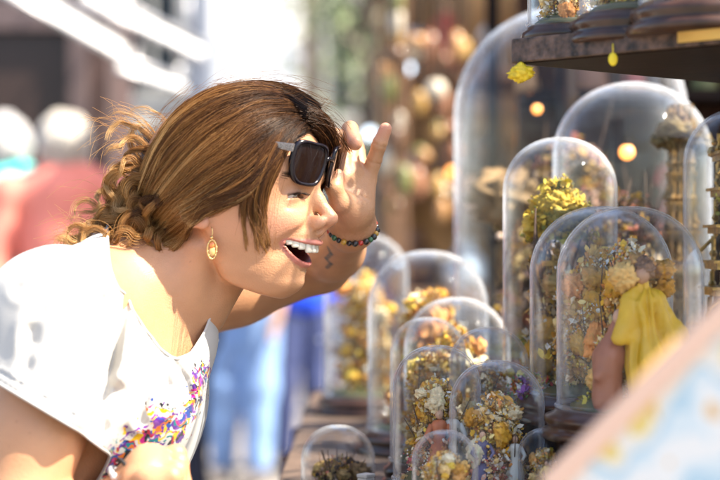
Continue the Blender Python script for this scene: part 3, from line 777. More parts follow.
# ------------------------------------------------------------------ hair
HC0 = np.array([-6, 0, 40.]); HR = np.array([101, 83, 96.])
cap = Body()
def cap_fn(p):
    q = w2h(p); f, s, u = q.T
    d = ellip(q, HC0, HR - np.array([19, 14, 14]))
    d = smin(d, ellip(q, np.array([-70, 0, -5.]), [48, 52, 62]), 30)
    d = smax(d, f * .70 - u * .72 - 3 + .012 * np.abs(s), 3)
    d = smax(d, -(u - 7 - .95 * np.minimum(f + 2, 8)) * .72 , 4) 
    return d / 1000
cap.fn(cap_fn, .01)
cv, cq = polygonise(cap, HO - .2, HO + .2, .004)
def ray_pts(px, py): 
    d = np.stack([(px - 360) * K, np.ones_like(px), (240 - py) * K], -1); return d
def on_head(px, py, off):
    """points of the hair volume's near side under photo pixels, lifted by off mm; outside the outline the nearest rim point depth is kept"""
    shp = px.shape; dr = ray_pts(px.ravel(), py.ravel()); o = np.array([0, 0, HC]); R = HR + 0
    oq = w2h(o[None])[0] - HC0; dq = (dr @ HM) * 1000
    off = off.ravel()[:, None]
    A = ((dq / (R + off)) ** 2).sum(1); Bq = ((oq * dq) / (R + off) ** 2).sum(1); C = ((oq / (R + off)) ** 2).sum(1) - 1
    disc = np.maximum(Bq * Bq - A * C, 0); t = (-Bq - np.sqrt(disc)) / A
    return (o + dr * t[:, None]).reshape(*shp, 3)
def rs(path, n):
    p = np.asarray(path, float); d = np.r_[0, np.cumsum(np.linalg.norm(np.diff(p, axis=0), axis=1))]; d /= d[-1]
    t = np.linspace(0, 1, n); 
    return np.stack([crv(t, d, p[:, i]) for i in range(p.shape[1])], 1)
NP = 22
SHEET = [
 [(322, 107), (297, 90), (265, 82), (228, 85), (197, 96), (170, 116), (152, 143), (140, 172), (130, 205)],
 [(321, 110), (294, 96), (260, 93), (224, 103), (193, 122), (168, 148), (150, 178), (140, 200), (133, 218)],
 [(320, 114), (292, 103), (258, 105), (225, 122), (196, 143), (172, 168), (154, 193), (144, 212), (136, 228)],
 [(319, 118), (292, 111), (260, 119), (230, 141), (201, 163), (177, 186), (159, 206), (146, 222), (138, 238)],
 [(318, 121), (293, 119), (266, 134), (238, 158), (209, 179), (184, 198), (164, 214), (150, 230), (140, 244)],
 [(317, 124), (295, 126), (274, 146), (248, 172), (221, 191), (195, 206), (172, 220), (154, 236), (142, 250)],
 [(315, 127), (298, 132), (281, 153), (258, 182), (234, 198), (207, 210), (182, 224), (160, 240), (146, 254)],
 [(300, 132), (285, 152), (262, 182), (246, 196), (226, 204), (203, 216), (186, 232), (170, 244), (156, 254)],
 [(290, 140), (268, 165), (248, 184), (226, 194), (204, 201), (190, 214), (182, 230), (172, 246), (156, 258)],
 [(284, 150), (262, 170), (242, 188), (222, 196), (202, 205), (192, 222), (186, 238), (176, 252), (160, 264)],
]
SHEET = np.array([rs(g, NP) for g in SHEET])
r_ = np.random.default_rng(21)
strands = []; srad = []; scol = []
def sample_sheet(sheet, v):
    i = np.clip(np.floor(v).astype(int), 0, len(sheet) - 2); w_ = (v - i)[:, None, None]
    return sheet[i] * (1 - w_) + sheet[i + 1] * w_
def resample_t(P2, t0, t1, n):
    """P2: S x NP x 2 -> sub-interval"""
    S = len(P2); t = t0[:, None] + (t1 - t0)[:, None] * np.linspace(0, 1, n)[None]; x = t * (P2.shape[1] - 1)
    i = np.clip(np.floor(x).astype(int), 0, P2.shape[1] - 2); w_ = (x - i)[..., None]
    idx = np.arange(S)[:, None]
    return P2[idx, i] * (1 - w_) + P2[idx, i + 1] * w_, t
pushb = Body(); pushb.pr = wb.pr[:13] + [(head_fn, .022, 'u')]
def add_sheet(sheet, S, t0r, t1r, offr, nclump, colfn, rad=.00019, wob=1.0, mirror=False, n=18, clump=.5, seed=0, push=0):
    r = np.random.default_rng(seed)
    nv = len(sheet) - 1; cv_ = r.uniform(0, nv, nclump); ci = r.integers(0, nclump, S)
    v = np.clip(cv_[ci] + r.normal(0, nv / nclump * .8 + .05, S), 0, nv)
    t0 = r.uniform(*t0r, S); t1 = r.uniform(*t1r, S)
    A, T = resample_t(sample_sheet(sheet, v), t0, t1, n); Bc, _ = resample_t(sample_sheet(sheet, cv_[ci]), t0, t1, n)
    drift = r.normal(0, 1.6, (S, 1)) * wob; Q0_ = A[..., 1] + drift * np.sin((T * 1.6 + r.uniform(0, 1, (S, 1))) * 3.1); A[..., 1] = Q0_
    cl = (clump * np.clip((T - .15) / .8, 0, 1))[..., None]; Q = A * (1 - cl) + Bc * cl
    ph = r.uniform(0, 6.28, nclump); fr = r.uniform(1.2, 3.2, nclump); am = r.uniform(1.0, 4.2, nclump) * wob
    Q[..., 1] += am[ci][:, None] * np.sin(fr[ci][:, None] * T * 6.28 + ph[ci][:, None]) * T
    Q[..., 0] += .5 * am[ci][:, None] * np.sin(fr[ci][:, None] * T * 5.1 + ph[ci][:, None] * 2) * T
    Q += r.normal(0, .45 * wob, (S, 1, 2)) + .35 * wob * np.sin(T[..., None] * r.uniform(5, 26, (S, 1, 2)) + r.uniform(0, 6, (S, 1, 2)))
    coff = r.uniform(*offr, nclump)
    off = coff[ci][:, None] + r.normal(0, 1.0, (S, 1)) + 2.2 * np.sin(T * 5 + ph[ci][:, None])
    X = on_head(Q[..., 0], Q[..., 1], off)
    if push:
        q_ = X.reshape(-1, 3)
        for _ in range(5):
            hd_ = pushb(q_) * 1000; q_ = q_ + np.array([0, -1., 0]) * np.clip(1.8 + push * 1.5 * r.random(len(q_)) * 0 - hd_, 0, 6)[:, None] / 1000
        X = q_.reshape(X.shape)
    if mirror:
        h = w2h(X.reshape(-1, 3)); h[:, 1] *= -1; X = h2w(h).reshape(X.shape)
    ctone = r.normal(0, 1, nclump)[ci] * .75 + r.normal(0, .45, S)
    strands.append(X); srad.append(np.full((S, n), rad) * (1 - .55 * np.linspace(0, 1, n)[None] ** 3)); scol.append(colfn(T, ctone))
def hcolor(x):
    """0 dark brown .. 1 honey blond (highlighted hair)"""
    x = np.clip(x, 0, 1)[..., None]
    c = [np.array(v) for v in ((.020, .009, .005), (.10, .040, .014), (.27, .118, .038), (.58, .31, .10), (.80, .56, .27))]
    o = c[0] * np.ones_like(x)
    for i in range(4): w_ = np.clip(x * 4 - i, 0, 1); o = o * (1 - w_) + c[i + 1] * w_
    return o
top = lambda T, k: hcolor(.07 + .70 * np.clip(T - .05, 0, 1) ** .75 + .17 * k[:, None] + .14 * np.clip(k[:, None], 0, 2) * T)
add_sheet(SHEET, 19000, (0, .30), (.75, 1.0), (-1.5, 6), 420, top, seed=1, push=1)
add_sheet(SHEET, 2500, (0, .2), (.9, 1.0), (2, 6), 60, top, seed=2, wob=1.8)
add_sheet(SHEET[1:], 4200, (0, .4), (.8, 1.0), (-1, 5), 80, top, rad=.0003, mirror=True, seed=3)
# front locks falling past the cheek
LOCK = [
 [(303, 108), (284, 118), (266, 140), (252, 166), (243, 190), (240, 208), (240, 222), (244, 246)],
 [(306, 109), (288, 119), (271, 142), (258, 168), (250, 190), (246, 210), (247, 226), (252, 252)],
 [(309, 111), (292, 121), (277, 142), (265, 166), (257, 188), (254, 208), (258, 228), (268, 256)],
 [(312, 113), (297, 123), (284, 143), (273, 165), (264, 186), (261, 206), (264, 230), (276, 259)],
 [(315, 115), (302, 126), (291, 145), (281, 165), (272, 184), (267, 204), (266, 226), (276, 257)],
]
LOCK = np.array([rs(g, NP) for g in LOCK])
lockc = lambda T, k: hcolor(.12 + .62 * np.clip(T - .08, 0, 1) + .15 * k[:, None])
add_sheet(LOCK, 3000, (0, .2), (.62, 1.0), (1, 6), 26, lockc, seed=4, clump=.8, wob=.8, push=1)
add_sheet(LOCK[2:], 900, (0, .1), (.9, 1.0), (3, 7), 9, lockc, seed=5, clump=.85, wob=.8, push=1)
add_sheet(LOCK, 1400, (0, .3), (.5, .85), (0, 4), 20, lockc, seed=6, clump=.7, push=1)
# dark fringe on the far side of the brow
FR = [[(88, 2, 92), (93, -10, 86), (96, -22, 76), (94, -36, 60), (86, -52, 38)], [(84, 8, 98), (94, -4, 94), (101, -18, 84), (102, -32, 68), (94, -50, 46)],
      [(78, -16, 98), (90, -32, 86), (94, -44, 70), (88, -58, 48), (76, -68, 26)], [(86, 6, 99), (100, -4, 94), (112, -14, 84), (119, -22, 70), (122, -30, 62)]]
for gi_, (g, S) in enumerate(zip(FR, (420, 420, 420, 14))):
    base = h2w(rs(g, 18)); r = np.random.default_rng(40 + gi_)
    off = r.normal(0, .0046 if S > 20 else .002, (S, 1, 3)) + .002 * np.sin(np.linspace(0, 1, 18)[None, :, None] * 6 + r.integers(0, 9, (S, 1, 1))); T = np.linspace(0, 1, 18)
    X = base[None] + off * (1 - .3 * T[None, :, None]) + .0008 * np.sin(T[None, :, None] * r.uniform(3, 14, (S, 1, 3)) + r.uniform(0, 6, (S, 1, 3)))
    strands.append(X); srad.append(np.full((S, 18), .00022)); scol.append(hcolor(np.clip(.14 + .10 * r.normal(0, 1, (S, 1)) + .1 * T[None], 0, 1)))
# the curls gathered behind: every curl is a twisted lock of many hairs
CURLS = [  # path in pixels, distance offset, curl radius px, turns, hairs, tone
 ([(168, 150), (150, 140), (135, 128), (118, 118), (108, 128), (108, 140)], .0, 5, 1.2, 46, .72),
 ([(165, 160), (145, 150), (126, 140), (112, 146), (108, 158)], -.02, 6, 1.5, 50, .70),
 ([(158, 170), (140, 156), (128, 136), (136, 124), (148, 128)], .02, 4, 1.0, 34, .75),
 ([(155, 180), (138, 170), (120, 168), (112, 182), (116, 198), (108, 214)], -.02, 6, 2, 90, .60),
 ([(150, 190), (135, 185), (124, 196), (128, 212), (120, 226), (104, 236)], -.03, 7, 2.2, 110, .62),
 ([(152, 200), (140, 200), (134, 214), (140, 230), (132, 244), (116, 248)], -.035, 7, 2.4, 110, .60),
 ([(150, 205), (130, 206), (112, 212), (98, 224), (84, 236), (66, 243)], -.01, 6, 2.6, 80, .66),
 ([(148, 212), (128, 218), (108, 226), (92, 238), (76, 242), (56, 246)], -.02, 5, 2.4, 70, .66),
 ([(150, 215), (136, 222), (122, 234), (104, 242), (88, 246)], -.04, 7, 2.2, 120, .55),
 ([(155, 215), (148, 228), (152, 240), (144, 252), (130, 250)], -.045, 7, 2, 120, .55),
 ([(165, 222), (162, 236), (156, 246), (144, 254), (134, 262)], -.04, 6, 2, 110, .50),
 ([(172, 226), (170, 240), (160, 252), (148, 256)], -.03, 6, 1.8, 100, .45),
 ([(150, 165), (132, 166), (116, 176), (104, 190), (98, 206), (86, 208), (78, 216)], .01, 6, 2.6, 60, .68),
 ([(140, 200), (118, 198), (100, 206), (86, 204), (72, 210), (70, 222)], .015, 5, 2.2, 30, .72),
 ([(145, 185), (130, 190), (116, 204), (112, 222), (98, 232), (80, 232)], .0, 7, 2.6, 100, .60),
 ([(150, 195), (142, 206), (130, 214), (118, 214), (108, 222), (100, 240)], -.02, 6, 2.4, 110, .58),
 ([(160, 180), (146, 186), (136, 198), (128, 204), (120, 216), (122, 232), (112, 244)], -.03, 6, 2.4, 120, .58),
 ([(160, 195), (150, 208), (146, 222), (134, 232), (126, 244), (112, 246)], -.05, 6, 2.2, 120, .60),
 ([(152, 175), (140, 178), (128, 184), (118, 192), (120, 206), (130, 214)], -.04, 6, 1.8, 90, .62),
 ([(148, 208), (126, 222), (108, 232), (92, 232), (80, 240), (62, 238), (56, 244)], -.04, 4, 2.6, 60, .70),
 ([(160, 140), (148, 128), (132, 118), (116, 112), (104, 118)], .02, 3, .8, 14, .8),
 ([(170, 130), (158, 112), (146, 106), (134, 110), (130, 120)], .01, 3, .8, 12, .8),
 ([(180, 228), (172, 242), (160, 256), (146, 262), (138, 254)], -.02, 5, 1.6, 80, .42),
 ([(190, 226), (184, 238), (172, 250), (158, 258)], -.01, 5, 1.4, 80, .35),
 ([(150, 150), (136, 152), (122, 158), (114, 170), (120, 182)], -.01, 5, 1.6, 60, .62),
 ([(156, 220), (140, 236), (120, 246), (100, 250), (84, 250)], .02, 6, 2.4, 120, .45),
 ([(152, 200), (128, 208), (104, 222), (84, 236)], .04, 8, 2.4, 120, .45),
 ([(152, 180), (130, 184), (114, 200), (104, 222)], .04, 8, 2.2, 120, .45),
]
def curl(path, dd, rad_px, turns, S, tone, seed, n=46):
    r = np.random.default_rng(seed); p = rs(path, n); T = np.linspace(0, 1, n)
    dist = 1.80 + dd + .012 * np.sin(T * 5 + seed); p = p + np.array([0, 0.])
    c = np.stack([(p[:, 0] - 360) * K * dist, dist, HC + (240 - p[:, 1]) * K * dist], 1)
    tg = np.gradient(c, axis=0); tg /= np.linalg.norm(tg, axis=1)[:, None]
    e1 = np.cross(tg, [0, 1, 0]); e1 /= np.linalg.norm(e1, axis=1)[:, None]; e2 = np.cross(tg, e1)
    rad = rad_px * .00106 * np.clip(T * 2.2, .1, 1) * (1 - .25 * T)
    hand_ = 1 if seed % 2 else -1
    ph0 = r.uniform(0, 6.28); ang = hand_ * turns * 6.28 * T ** 1.1 + ph0
    ctr = c + (np.cos(ang) * rad)[:, None] * e1 + (np.sin(ang) * rad)[:, None] * e2
    # ribbon-like spread of the hairs in one lock
    wdt = r.normal(0, 1, (S, 1)); w2 = r.normal(0, 1, (S, 1)); sp = .0017 * (1 - .45 * T[None]) * (1 + .6 * (T[None] < .1))
    loose = (r.random(S) < .32)[:, None] * r.normal(0, 1, (S, 1)) * .004 * T[None]
    X = ctr[None] + (wdt * sp + loose)[..., None] * e1[None] + (w2 * sp * .6)[..., None] * e2[None] + (wdt * sp * .8)[..., None] * tg[None]
    ph = ang[None] + r.normal(0, .22, (S, 1)); X = X + ((np.cos(ph) - np.cos(ang)[None]) * rad[None])[..., None] * e1[None] + ((np.sin(ph) - np.sin(ang)[None]) * rad[None])[..., None] * e2[None]
    cut = r.uniform(.82, 1, S)
    strands.append(np.stack([X[i][np.clip((np.linspace(0, 1, n) * cut[i] * (n - 1)).round().astype(int), 0, n - 1)] if False else np.stack([np.interp(np.linspace(0, cut[i], n), T, X[i][:, k]) for k in range(3)], 1) for i in range(S)]))
    srad.append(np.full((S, n), .0002) * (1 - .6 * T[None] ** 4))
    scol.append(hcolor(tone - .02 + .34 * T[None] + r.normal(0, .09, (S, 1)) - .22 * (T[None] < .15)))
for i, cdat in enumerate(CURLS): curl(*cdat, seed=100 + i)
rj = np.random.default_rng(5)
for i in range(56):                                             # more locks filling the mass
    k = int(rj.choice([3, 4, 5, 6, 7, 8, 9, 10, 11, 14, 15, 16, 17, 19, 22, 25])); pth, dd, rp, tu, S, tn = CURLS[k]
    pth = [(x + rj.normal(0, 5) * (j > 0), y + rj.normal(0, 6) * (j > 0)) for j, (x, y) in enumerate(pth)]
    curl(pth, dd + rj.uniform(-.01, .05), rp * rj.uniform(.7, 1.2), tu * rj.uniform(.8, 1.4), 34, tn + rj.uniform(-.18, .12), 200 + i)
# fly-away hairs
def fly(a, b, bow, S, sd, tone, dd=0, spread=3):
    r = np.random.default_rng(sd); T = np.linspace(0, 1, 20)
    a = np.array(a, float); b = np.array(b, float); nrm = np.array([-(b - a)[1], (b - a)[0]]) / np.linalg.norm(b - a)
    q = a + r.normal(0, spread, (S, 1, 2)) + ((b - a) + r.normal(0, spread * 1.5, (S, 1, 2))) * T[None, :, None] + nrm * (np.sin(T * math.pi) * 1)[None, :, None] * (bow + r.normal(0, abs(bow) * .5 + 1.5, (S, 1, 1)))
    d = 1.80 + dd + r.normal(0, .012, (S, 1)) + .01 * np.sin(T * 4)[None]
    strands.append(np.stack([(q[..., 0] - 360) * K * d, d + 0 * q[..., 0], HC + (240 - q[..., 1]) * K * d], -1)); srad.append(np.full((S, 20), .00013)); scol.append(hcolor(np.full((S, 20), tone)))
fly((255, 86), (330, 104), -5, 26, 1, .35, 0, 4); fly((200, 97), (270, 80), -6, 20, 2, .5, 0, 4); fly((150, 140), (200, 92), -6, 24, 3, .6, 0, 4)
fly((300, 100), (346, 132), -7, 12, 4, .2, .02, 3); fly((140, 150), (100, 118), 9, 12, 5, .8, 0, 6); fly((130, 200), (66, 196), 8, 10, 6, .8, 0, 8)
fly((120, 230), (50, 236), 6, 14, 7, .8, 0, 6); fly((130, 130), (96, 150), 10, 10, 8, .85, 0, 5); fly((180, 225), (150, 262), 4, 24, 9, .5, -.03, 5)
fly((110, 240), (60, 222), -8, 10, 10, .8, 0, 5); fly((215, 85), (300, 88), -3, 18, 11, .4, -.01, 3)
fly((250, 190), (262, 232), 4, 16, 12, .5, -.075, 3)
fly((322, 108), (150, 150), -30, 60, 21, .5, -.0, 7); fly((300, 95), (160, 130), -14, 50, 22, .55, 0, 6); fly((150, 128), (120, 112), -6, 8, 23, .85, .0, 4)
fly((150, 190), (112, 184), 7, 10, 24, .7, 0, 6); fly((280, 150), (262, 245), 6, 30, 25, .45, -.078, 5); fly((150, 230), (90, 256), 7, 30, 26, .75, -.02, 6)
# one mesh of thin three-sided hairs
vs, fs, cs, base = [], [], [], 0
for X, R_, C_ in zip(strands, srad, scol):
    S, n, _ = X.shape; C_ = np.broadcast_to(C_, (S, n, 3))
    tg = np.gradient(X, axis=1); tg /= np.linalg.norm(tg, axis=2, keepdims=True) + 1e-12
    ref = np.array([.31, .9, .3]); e1 = np.cross(tg, ref); e1 /= np.linalg.norm(e1, axis=2, keepdims=True) + 1e-12; e2 = np.cross(tg, e1)
    a = np.array([0, 2.094, 4.189]); ring = X[:, :, None] + R_[..., None, None] * (np.cos(a)[:, None] * e1[:, :, None] + np.sin(a)[:, None] * e2[:, :, None])
    vs.append(ring.reshape(-1, 3)); cs.append(np.repeat(C_.reshape(-1, 3), 3, 0))
    idx = base + (np.arange(S)[:, None, None] * n + np.arange(n - 1)[None, :, None]) * 3
    j = np.arange(3)[None, None]; k = (j + 1) % 3
    fs.append(np.stack([idx + j, idx + k, idx + 3 + k, idx + 3 + j], -1).reshape(-1, 4)); base += S * n * 3
vs = np.concatenate(vs); fs = np.concatenate(fs); cs = np.concatenate(cs)
fs = np.concatenate([fs, cq + base]); vs = np.concatenate([vs, cv]); cs = np.concatenate([cs, np.tile([.030, .014, .008], (len(cv), 1))])
print('hair verts', len(vs))
m_hair = mat('brown_hair', attr=True, rough=.38, spec=.5, sheen=0)
_b = m_hair.node_tree.nodes['Principled BSDF']; _b.inputs['Anisotropic'].default_value = .5
# light also passes through the thin hairs
_t = m_hair.node_tree; _tl = _t.nodes.new('ShaderNodeBsdfTranslucent'); _mx = _t.nodes.new('ShaderNodeMixShader'); _mx.inputs[0].default_value = .5
_at = [n for n in _t.nodes if n.type == 'ATTRIBUTE'][0]; _t.links.new(_at.outputs['Color'], _tl.inputs['Color'])
_o = _t.nodes['Material Output']; _t.links.new(_b.outputs[0], _mx.inputs[1]); _t.links.new(_tl.outputs[0], _mx.inputs[2]); _t.links.new(_mx.outputs[0], _o.inputs[0])
hair_o = mesh_np('hair', vs, fs, m_hair, woman, WO, cs)
# eyebrows and lashes
bs = []; r = np.random.default_rng(9)
def brow_hairs(sg):
    out = []
    for i in range(170):
        a = r.uniform(14, 50); u0 = 33.5 + 3.0 * math.sin((a - 14) / 36 * 2.4) - .08 * max(0, a - 38) ** 1.3 + r.normal(0, 1.3)
        for k in range(4): pass
        pts = []
        for k in range(5):
            aa = a + k * 1.5; uu = u0 + k * .35; f0 = 100
            pts.append((aa, uu))
        out.append(pts)
    return out
def drop_to_face(sg, a, u):
    q = np.array([[120., sg * a, u]])
    for _ in range(60):
        d = head_mm(q)[0]
        if d < .25: break
        q[0, 0] -= max(d * .7, .1)
    return q[0]
for sg in (1, -1):
    b = MB()
    for pts in brow_hairs(sg):
        P3 = [h2w(drop_to_face(sg, *pts[i]) + np.array([.5 + .15 * i, 0, 0])) for i in (0, 2, 4)]
        b.tube(P3, [.00022, .0002, .00008], 3, (.035, .02, .012))
    b.build('eyebrow', m_hair, woman, WO)
for sg in (1, -1):
    b = MB()
    for i in range(46):
        ex = -11 + 22 * i / 45 + r.normal(0, .15); a = 31 + ex; u0 = EYE[2] - .5 - .012 * ex ** 2 + 2.4
        q0 = drop_to_face(sg, a, u0 + .8); 
        b.tube([h2w(q0 + np.array([-.3, 0, -.8])), h2w(q0 + np.array([3.2, sg * ex * .06, -1.6])), h2w(q0 + np.array([6.4, sg * ex * .16, -.6 + r.normal(0, .4)]))], [.00026, .0002, .00006], 3, (.012, .008, .006))
    b.build('eyelashes', m_hair, woman, WO)
# ------------------------------------------------------------------ the stall of glass domes
m_glass = thin_glass('blown_glass')
m_wood = mat('dark_turned_wood', (.05, .022, .012), .32, spec=.3, noise=.5, nscale=30, bump=.1, coat=.35)
m_board = mat('dark_board', (.012, .0055, .0035), .6, spec=.12, noise=.4, nscale=12, bump=.2)
m_col = mat('dried_and_painted', attr=True, rough=.75, noise=.12, nscale=300)
m_figm = mat('painted_clay', attr=True, rough=.5)
m_brass = mat('gilt_wood', (.42, .25, .07), .4, metal=.6, noise=.5, nscale=150, bump=.3)
m_bulb = mat('warm_bulb', (1, .6, .25), .3, emis=(1.0, .30, .04), estr=1.8)
m_cool = mat('cool_globe', (.8, .9, 1), .3, emis=(.72, .86, 1.0), estr=1.5)
PAL = {
 'gold': [(.74, .42, .03), (.66, .32, .02), (.80, .55, .07), (.52, .24, .02), (.80, .62, .22), (.82, .50, .10), (.78, .60, .34)],
 'cream': [(.80, .66, .42), (.78, .52, .20), (.72, .42, .12), (.82, .76, .64), (.60, .30, .08), (.74, .30, .08), (.80, .62, .36)],
 'rose': [(.62, .18, .10), (.70, .38, .26), (.78, .55, .40), (.50, .10, .10), (.72, .46, .16), (.80, .70, .60), (.30, .12, .07)],
 'moss': [(.20, .22, .04), (.34, .30, .05), (.62, .50, .06), (.10, .12, .03), (.50, .34, .08), (.70, .60, .10)],
 'dark': [(.06, .035, .02), (.12, .07, .03), (.22, .13, .05), (.34, .22, .08), (.04, .025, .02), (.45, .30, .10)],
 'mixed': [(.70, .06, .05), (.78, .50, .05), (.12, .28, .05), (.80, .74, .66), (.75, .25, .05), (.30, .10, .35), (.80, .62, .10), (.82, .40, .40)],
}
def rrot(r):
    a = r.normal(size=4); a /= np.linalg.norm(a); w_, x, y, z = a
    return np.array([[1 - 2 * (y * y + z * z), 2 * (x * y - z * w_), 2 * (x * z + y * w_)], [2 * (x * y + z * w_), 1 - 2 * (x * x + z * z), 2 * (y * z - x * w_)], [2 * (x * z - y * w_), 2 * (y * z + x * w_), 1 - 2 * (x * x + y * y)]])
LEAFV = np.array([[-1, 0, 0], [-.35, .5, .12], [.4, .42, .18], [1, 0, .05], [.4, -.42, .18], [-.35, -.5, .12]]); LEAFF = [(0, 1, 5), (1, 2, 4, 5), (2, 3, 4)]
def cloud(n, cyl, r, pal, size=.006, kinds=(.45, .2, .35), tone=1.0):
    """dried petals, berries and crumbs filling a cylinder (radius, z0, z1) or ellipsoid"""
    b = MB(); R, z0, z1 = cyl; ph_ = r.uniform(0, 6.28); n = int(n * 4.2); size = size * .62
    for i in range(n):
        a = r.uniform(0, 6.28); z = r.uniform(z0, z1); zz = (z - z0) / (z1 - z0 + 1e-6); q = R * math.sqrt(r.uniform(0, 1)) * (.74 + .26 * math.sin(2 * a + ph_ + 7 * zz) * math.sin(9 * zz + ph_)) * math.sqrt(max(.05, 1 - zz ** 4))
        c = np.array([q * math.cos(a), q * math.sin(a), z]); cc = np.array(pal[r.integers(len(pal))]) * r.uniform(.75, 1.15) * tone; s_ = size * r.uniform(.55, 1.4); k = r.random()
        if k < kinds[0]:
            for _ in range(4): b.add(LEAFV * s_ @ rrot(r).T + c + r.normal(0, s_ * .6, 3), LEAFF, cc * r.uniform(.85, 1.1))
        elif k < kinds[0] + kinds[1]: b.ball(c, s_ * .55 * r.uniform(.7, 1.2, 3), 7, 5, cc, rrot(r))
        else:
            for _ in range(5): b.ball(c + r.normal(0, s_ * .7, 3), s_ * .26, 5, 4, cc)
    return b
def clump(b, c, rad, colr, seed, fuzz=.34, n=40, m=28):
    c = np.array(c, float); rad = np.ones(3) * rad; k0 = len(b.v); b.ball((0, 0, 0), 1, n, m, colr); v = b.v[k0]
    d = 1 + fuzz * vnoise(v + seed * 3.1, seed, 4, 4.5) + .08 * np.random.default_rng(seed).normal(size=len(v)); b.v[k0] = v * d[:, None] * rad + c
    b.c[k0] = np.clip(np.array(colr) * (1 + .30 * vnoise(v + seed, seed + 1, 3, 6))[:, None], 0, .85); return b
def masses(parent, R, z0, z1, r, pal, n, name, size=.34):
    for i in range(n):
        a = r.uniform(0, 6.28); q = R * .72 * math.sqrt(r.uniform(0, 1)); s = R * size * r.uniform(.6, 1.3)
        b = MB(); clump(b, (q * math.cos(a), q * math.sin(a), r.uniform(z0, z1)), s * np.array([1, 1, r.uniform(.6, 1.5)]), pal[r.integers(len(pal))], int(r.integers(1, 9999))); b.build(name, m_col, parent)
def twigs(n, R, z0, z1, r, c=(.10, .055, .03), rad=.0009):
    b = MB()
    for i in range(n):
        a = r.uniform(0, 6.28); p0 = np.array([R * .3 * math.cos(a), R * .3 * math.sin(a), z0]); p3 = np.array([R * r.uniform(.2, .95) * math.cos(a + r.normal(0, .8)), R * r.uniform(.2, .95) * math.sin(a + r.normal(0, .8)), r.uniform(z0 + .4 * (z1 - z0), z1)])
        m1 = (p0 * 2 + p3) / 3 + r.normal(0, R * .12, 3); m2 = (p0 + p3 * 2) / 3 + r.normal(0, R * .12, 3); b.tube([p0, m1, m2, p3], [rad * 1.6, rad * 1.3, rad, rad * .5], 5, c)
    return b
def figurine(parent, at_, h, coat, r, skin=(.62, .36, .22), rz=0):
    """little clay figure: gown with folds, arms, head and hair"""
    at_ = np.array(at_); b = MB(); n = 20; prof = [(0, .0), (.20, .0), (.215, .03), (.17, .25), (.12, .45), (.085, .58), (.11, .68), (.125, .76), (.09, .82), (.035, .84), (0, .845)]
    a = np.linspace(0, 2 * math.pi, n, endpoint=False); V = []
    for rr, z in prof:
        f = 1 + (.16 * np.sin(a * 6 + z * 5) * max(0, 1 - z / .6))
        V.append(np.stack([rr * f * np.cos(a) * h, rr * f * np.sin(a) * h * .8, np.full(n, z * h)], 1))
    V = np.concatenate(V); F = [(i * n + j, i * n + (j + 1) % n, (i + 1) * n + (j + 1) % n, (i + 1) * n + j) for i in range(len(prof) - 1) for j in range(n)]
    b.add(V + at_, F, coat)
    for sg in (-1, 1):
        b.tube([at_ + h * np.array([.11 * sg, 0, .76]), at_ + h * np.array([.19 * sg, -.05, .6]), at_ + h * np.array([.12 * sg, -.17, .52])], [.045 * h, .04 * h, .022 * h], 8, coat)
        b.ball(at_ + h * np.array([.11 * sg, -.19, .52]), .026 * h, 8, 6, skin)
    b.ball(at_ + h * np.array([0, -.005, .92]), (.062 * h, .066 * h, .08 * h), 12, 9, skin)
    b.ball(at_ + h * np.array([0, .018, .945]), (.072 * h, .07 * h, .078 * h), 12, 9, (.12, .06, .03)); b.ball(at_ + h * np.array([0, -.07, .915]), (.012 * h, .014 * h, .014 * h), 6, 5, skin)
    return b.build('figurine', m_figm, parent)
def ruin(parent, at_, h, r, m_, slim=.16):
    """small gilded tower of balconies, columns and brackets"""
    at_ = np.array(at_); b = MB(); z = 0; w_ = h * slim
    while z < h * .92:
        lh = h * r.uniform(.10, .16); b.box(at_ + [0, 0, z + .006], (w_ * 2.1, w_ * 2.1, h * .025)); b.box(at_ + [0, 0, z + .006 + h * .018], (w_ * 2.4, w_ * 2.4, h * .012))
        for sx in (-1, -.33, .33, 1):
            for sy in (-1, 1):
                c = at_ + [w_ * .8 * sx, w_ * .8 * sy, z]; b.tube([c, c + [0, 0, lh]], h * .010, 6); b.ball(c + [0, 0, lh * .5], h * .017, 6, 5)
                if r.random() < .5: b.tube([c, c + [sx * w_ * .5, sy * w_ * .3, -lh * .4]], h * .008, 5)
        z += lh; w_ *= r.uniform(.84, 1.0)
    for k in range(30): b.ball(at_ + [r.normal(0, w_ * .9), r.normal(0, w_ * .9), h * r.uniform(.88, 1.02)], h * r.uniform(.012, .03), 6, 5)
    return b.build('tower', m_, parent, smooth=False)
def base_profile(R):
    return [(0, 0), (R * 1.20, 0), (R * 1.24, .004), (R * 1.20, .009), (R * 1.12, .011), (R * 1.13, .014), (R * 1.18, .018), (R * 1.16, .023), (R * 1.05, .026), (R * 1.03, .028), (R * .98, .030), (0, .030)]
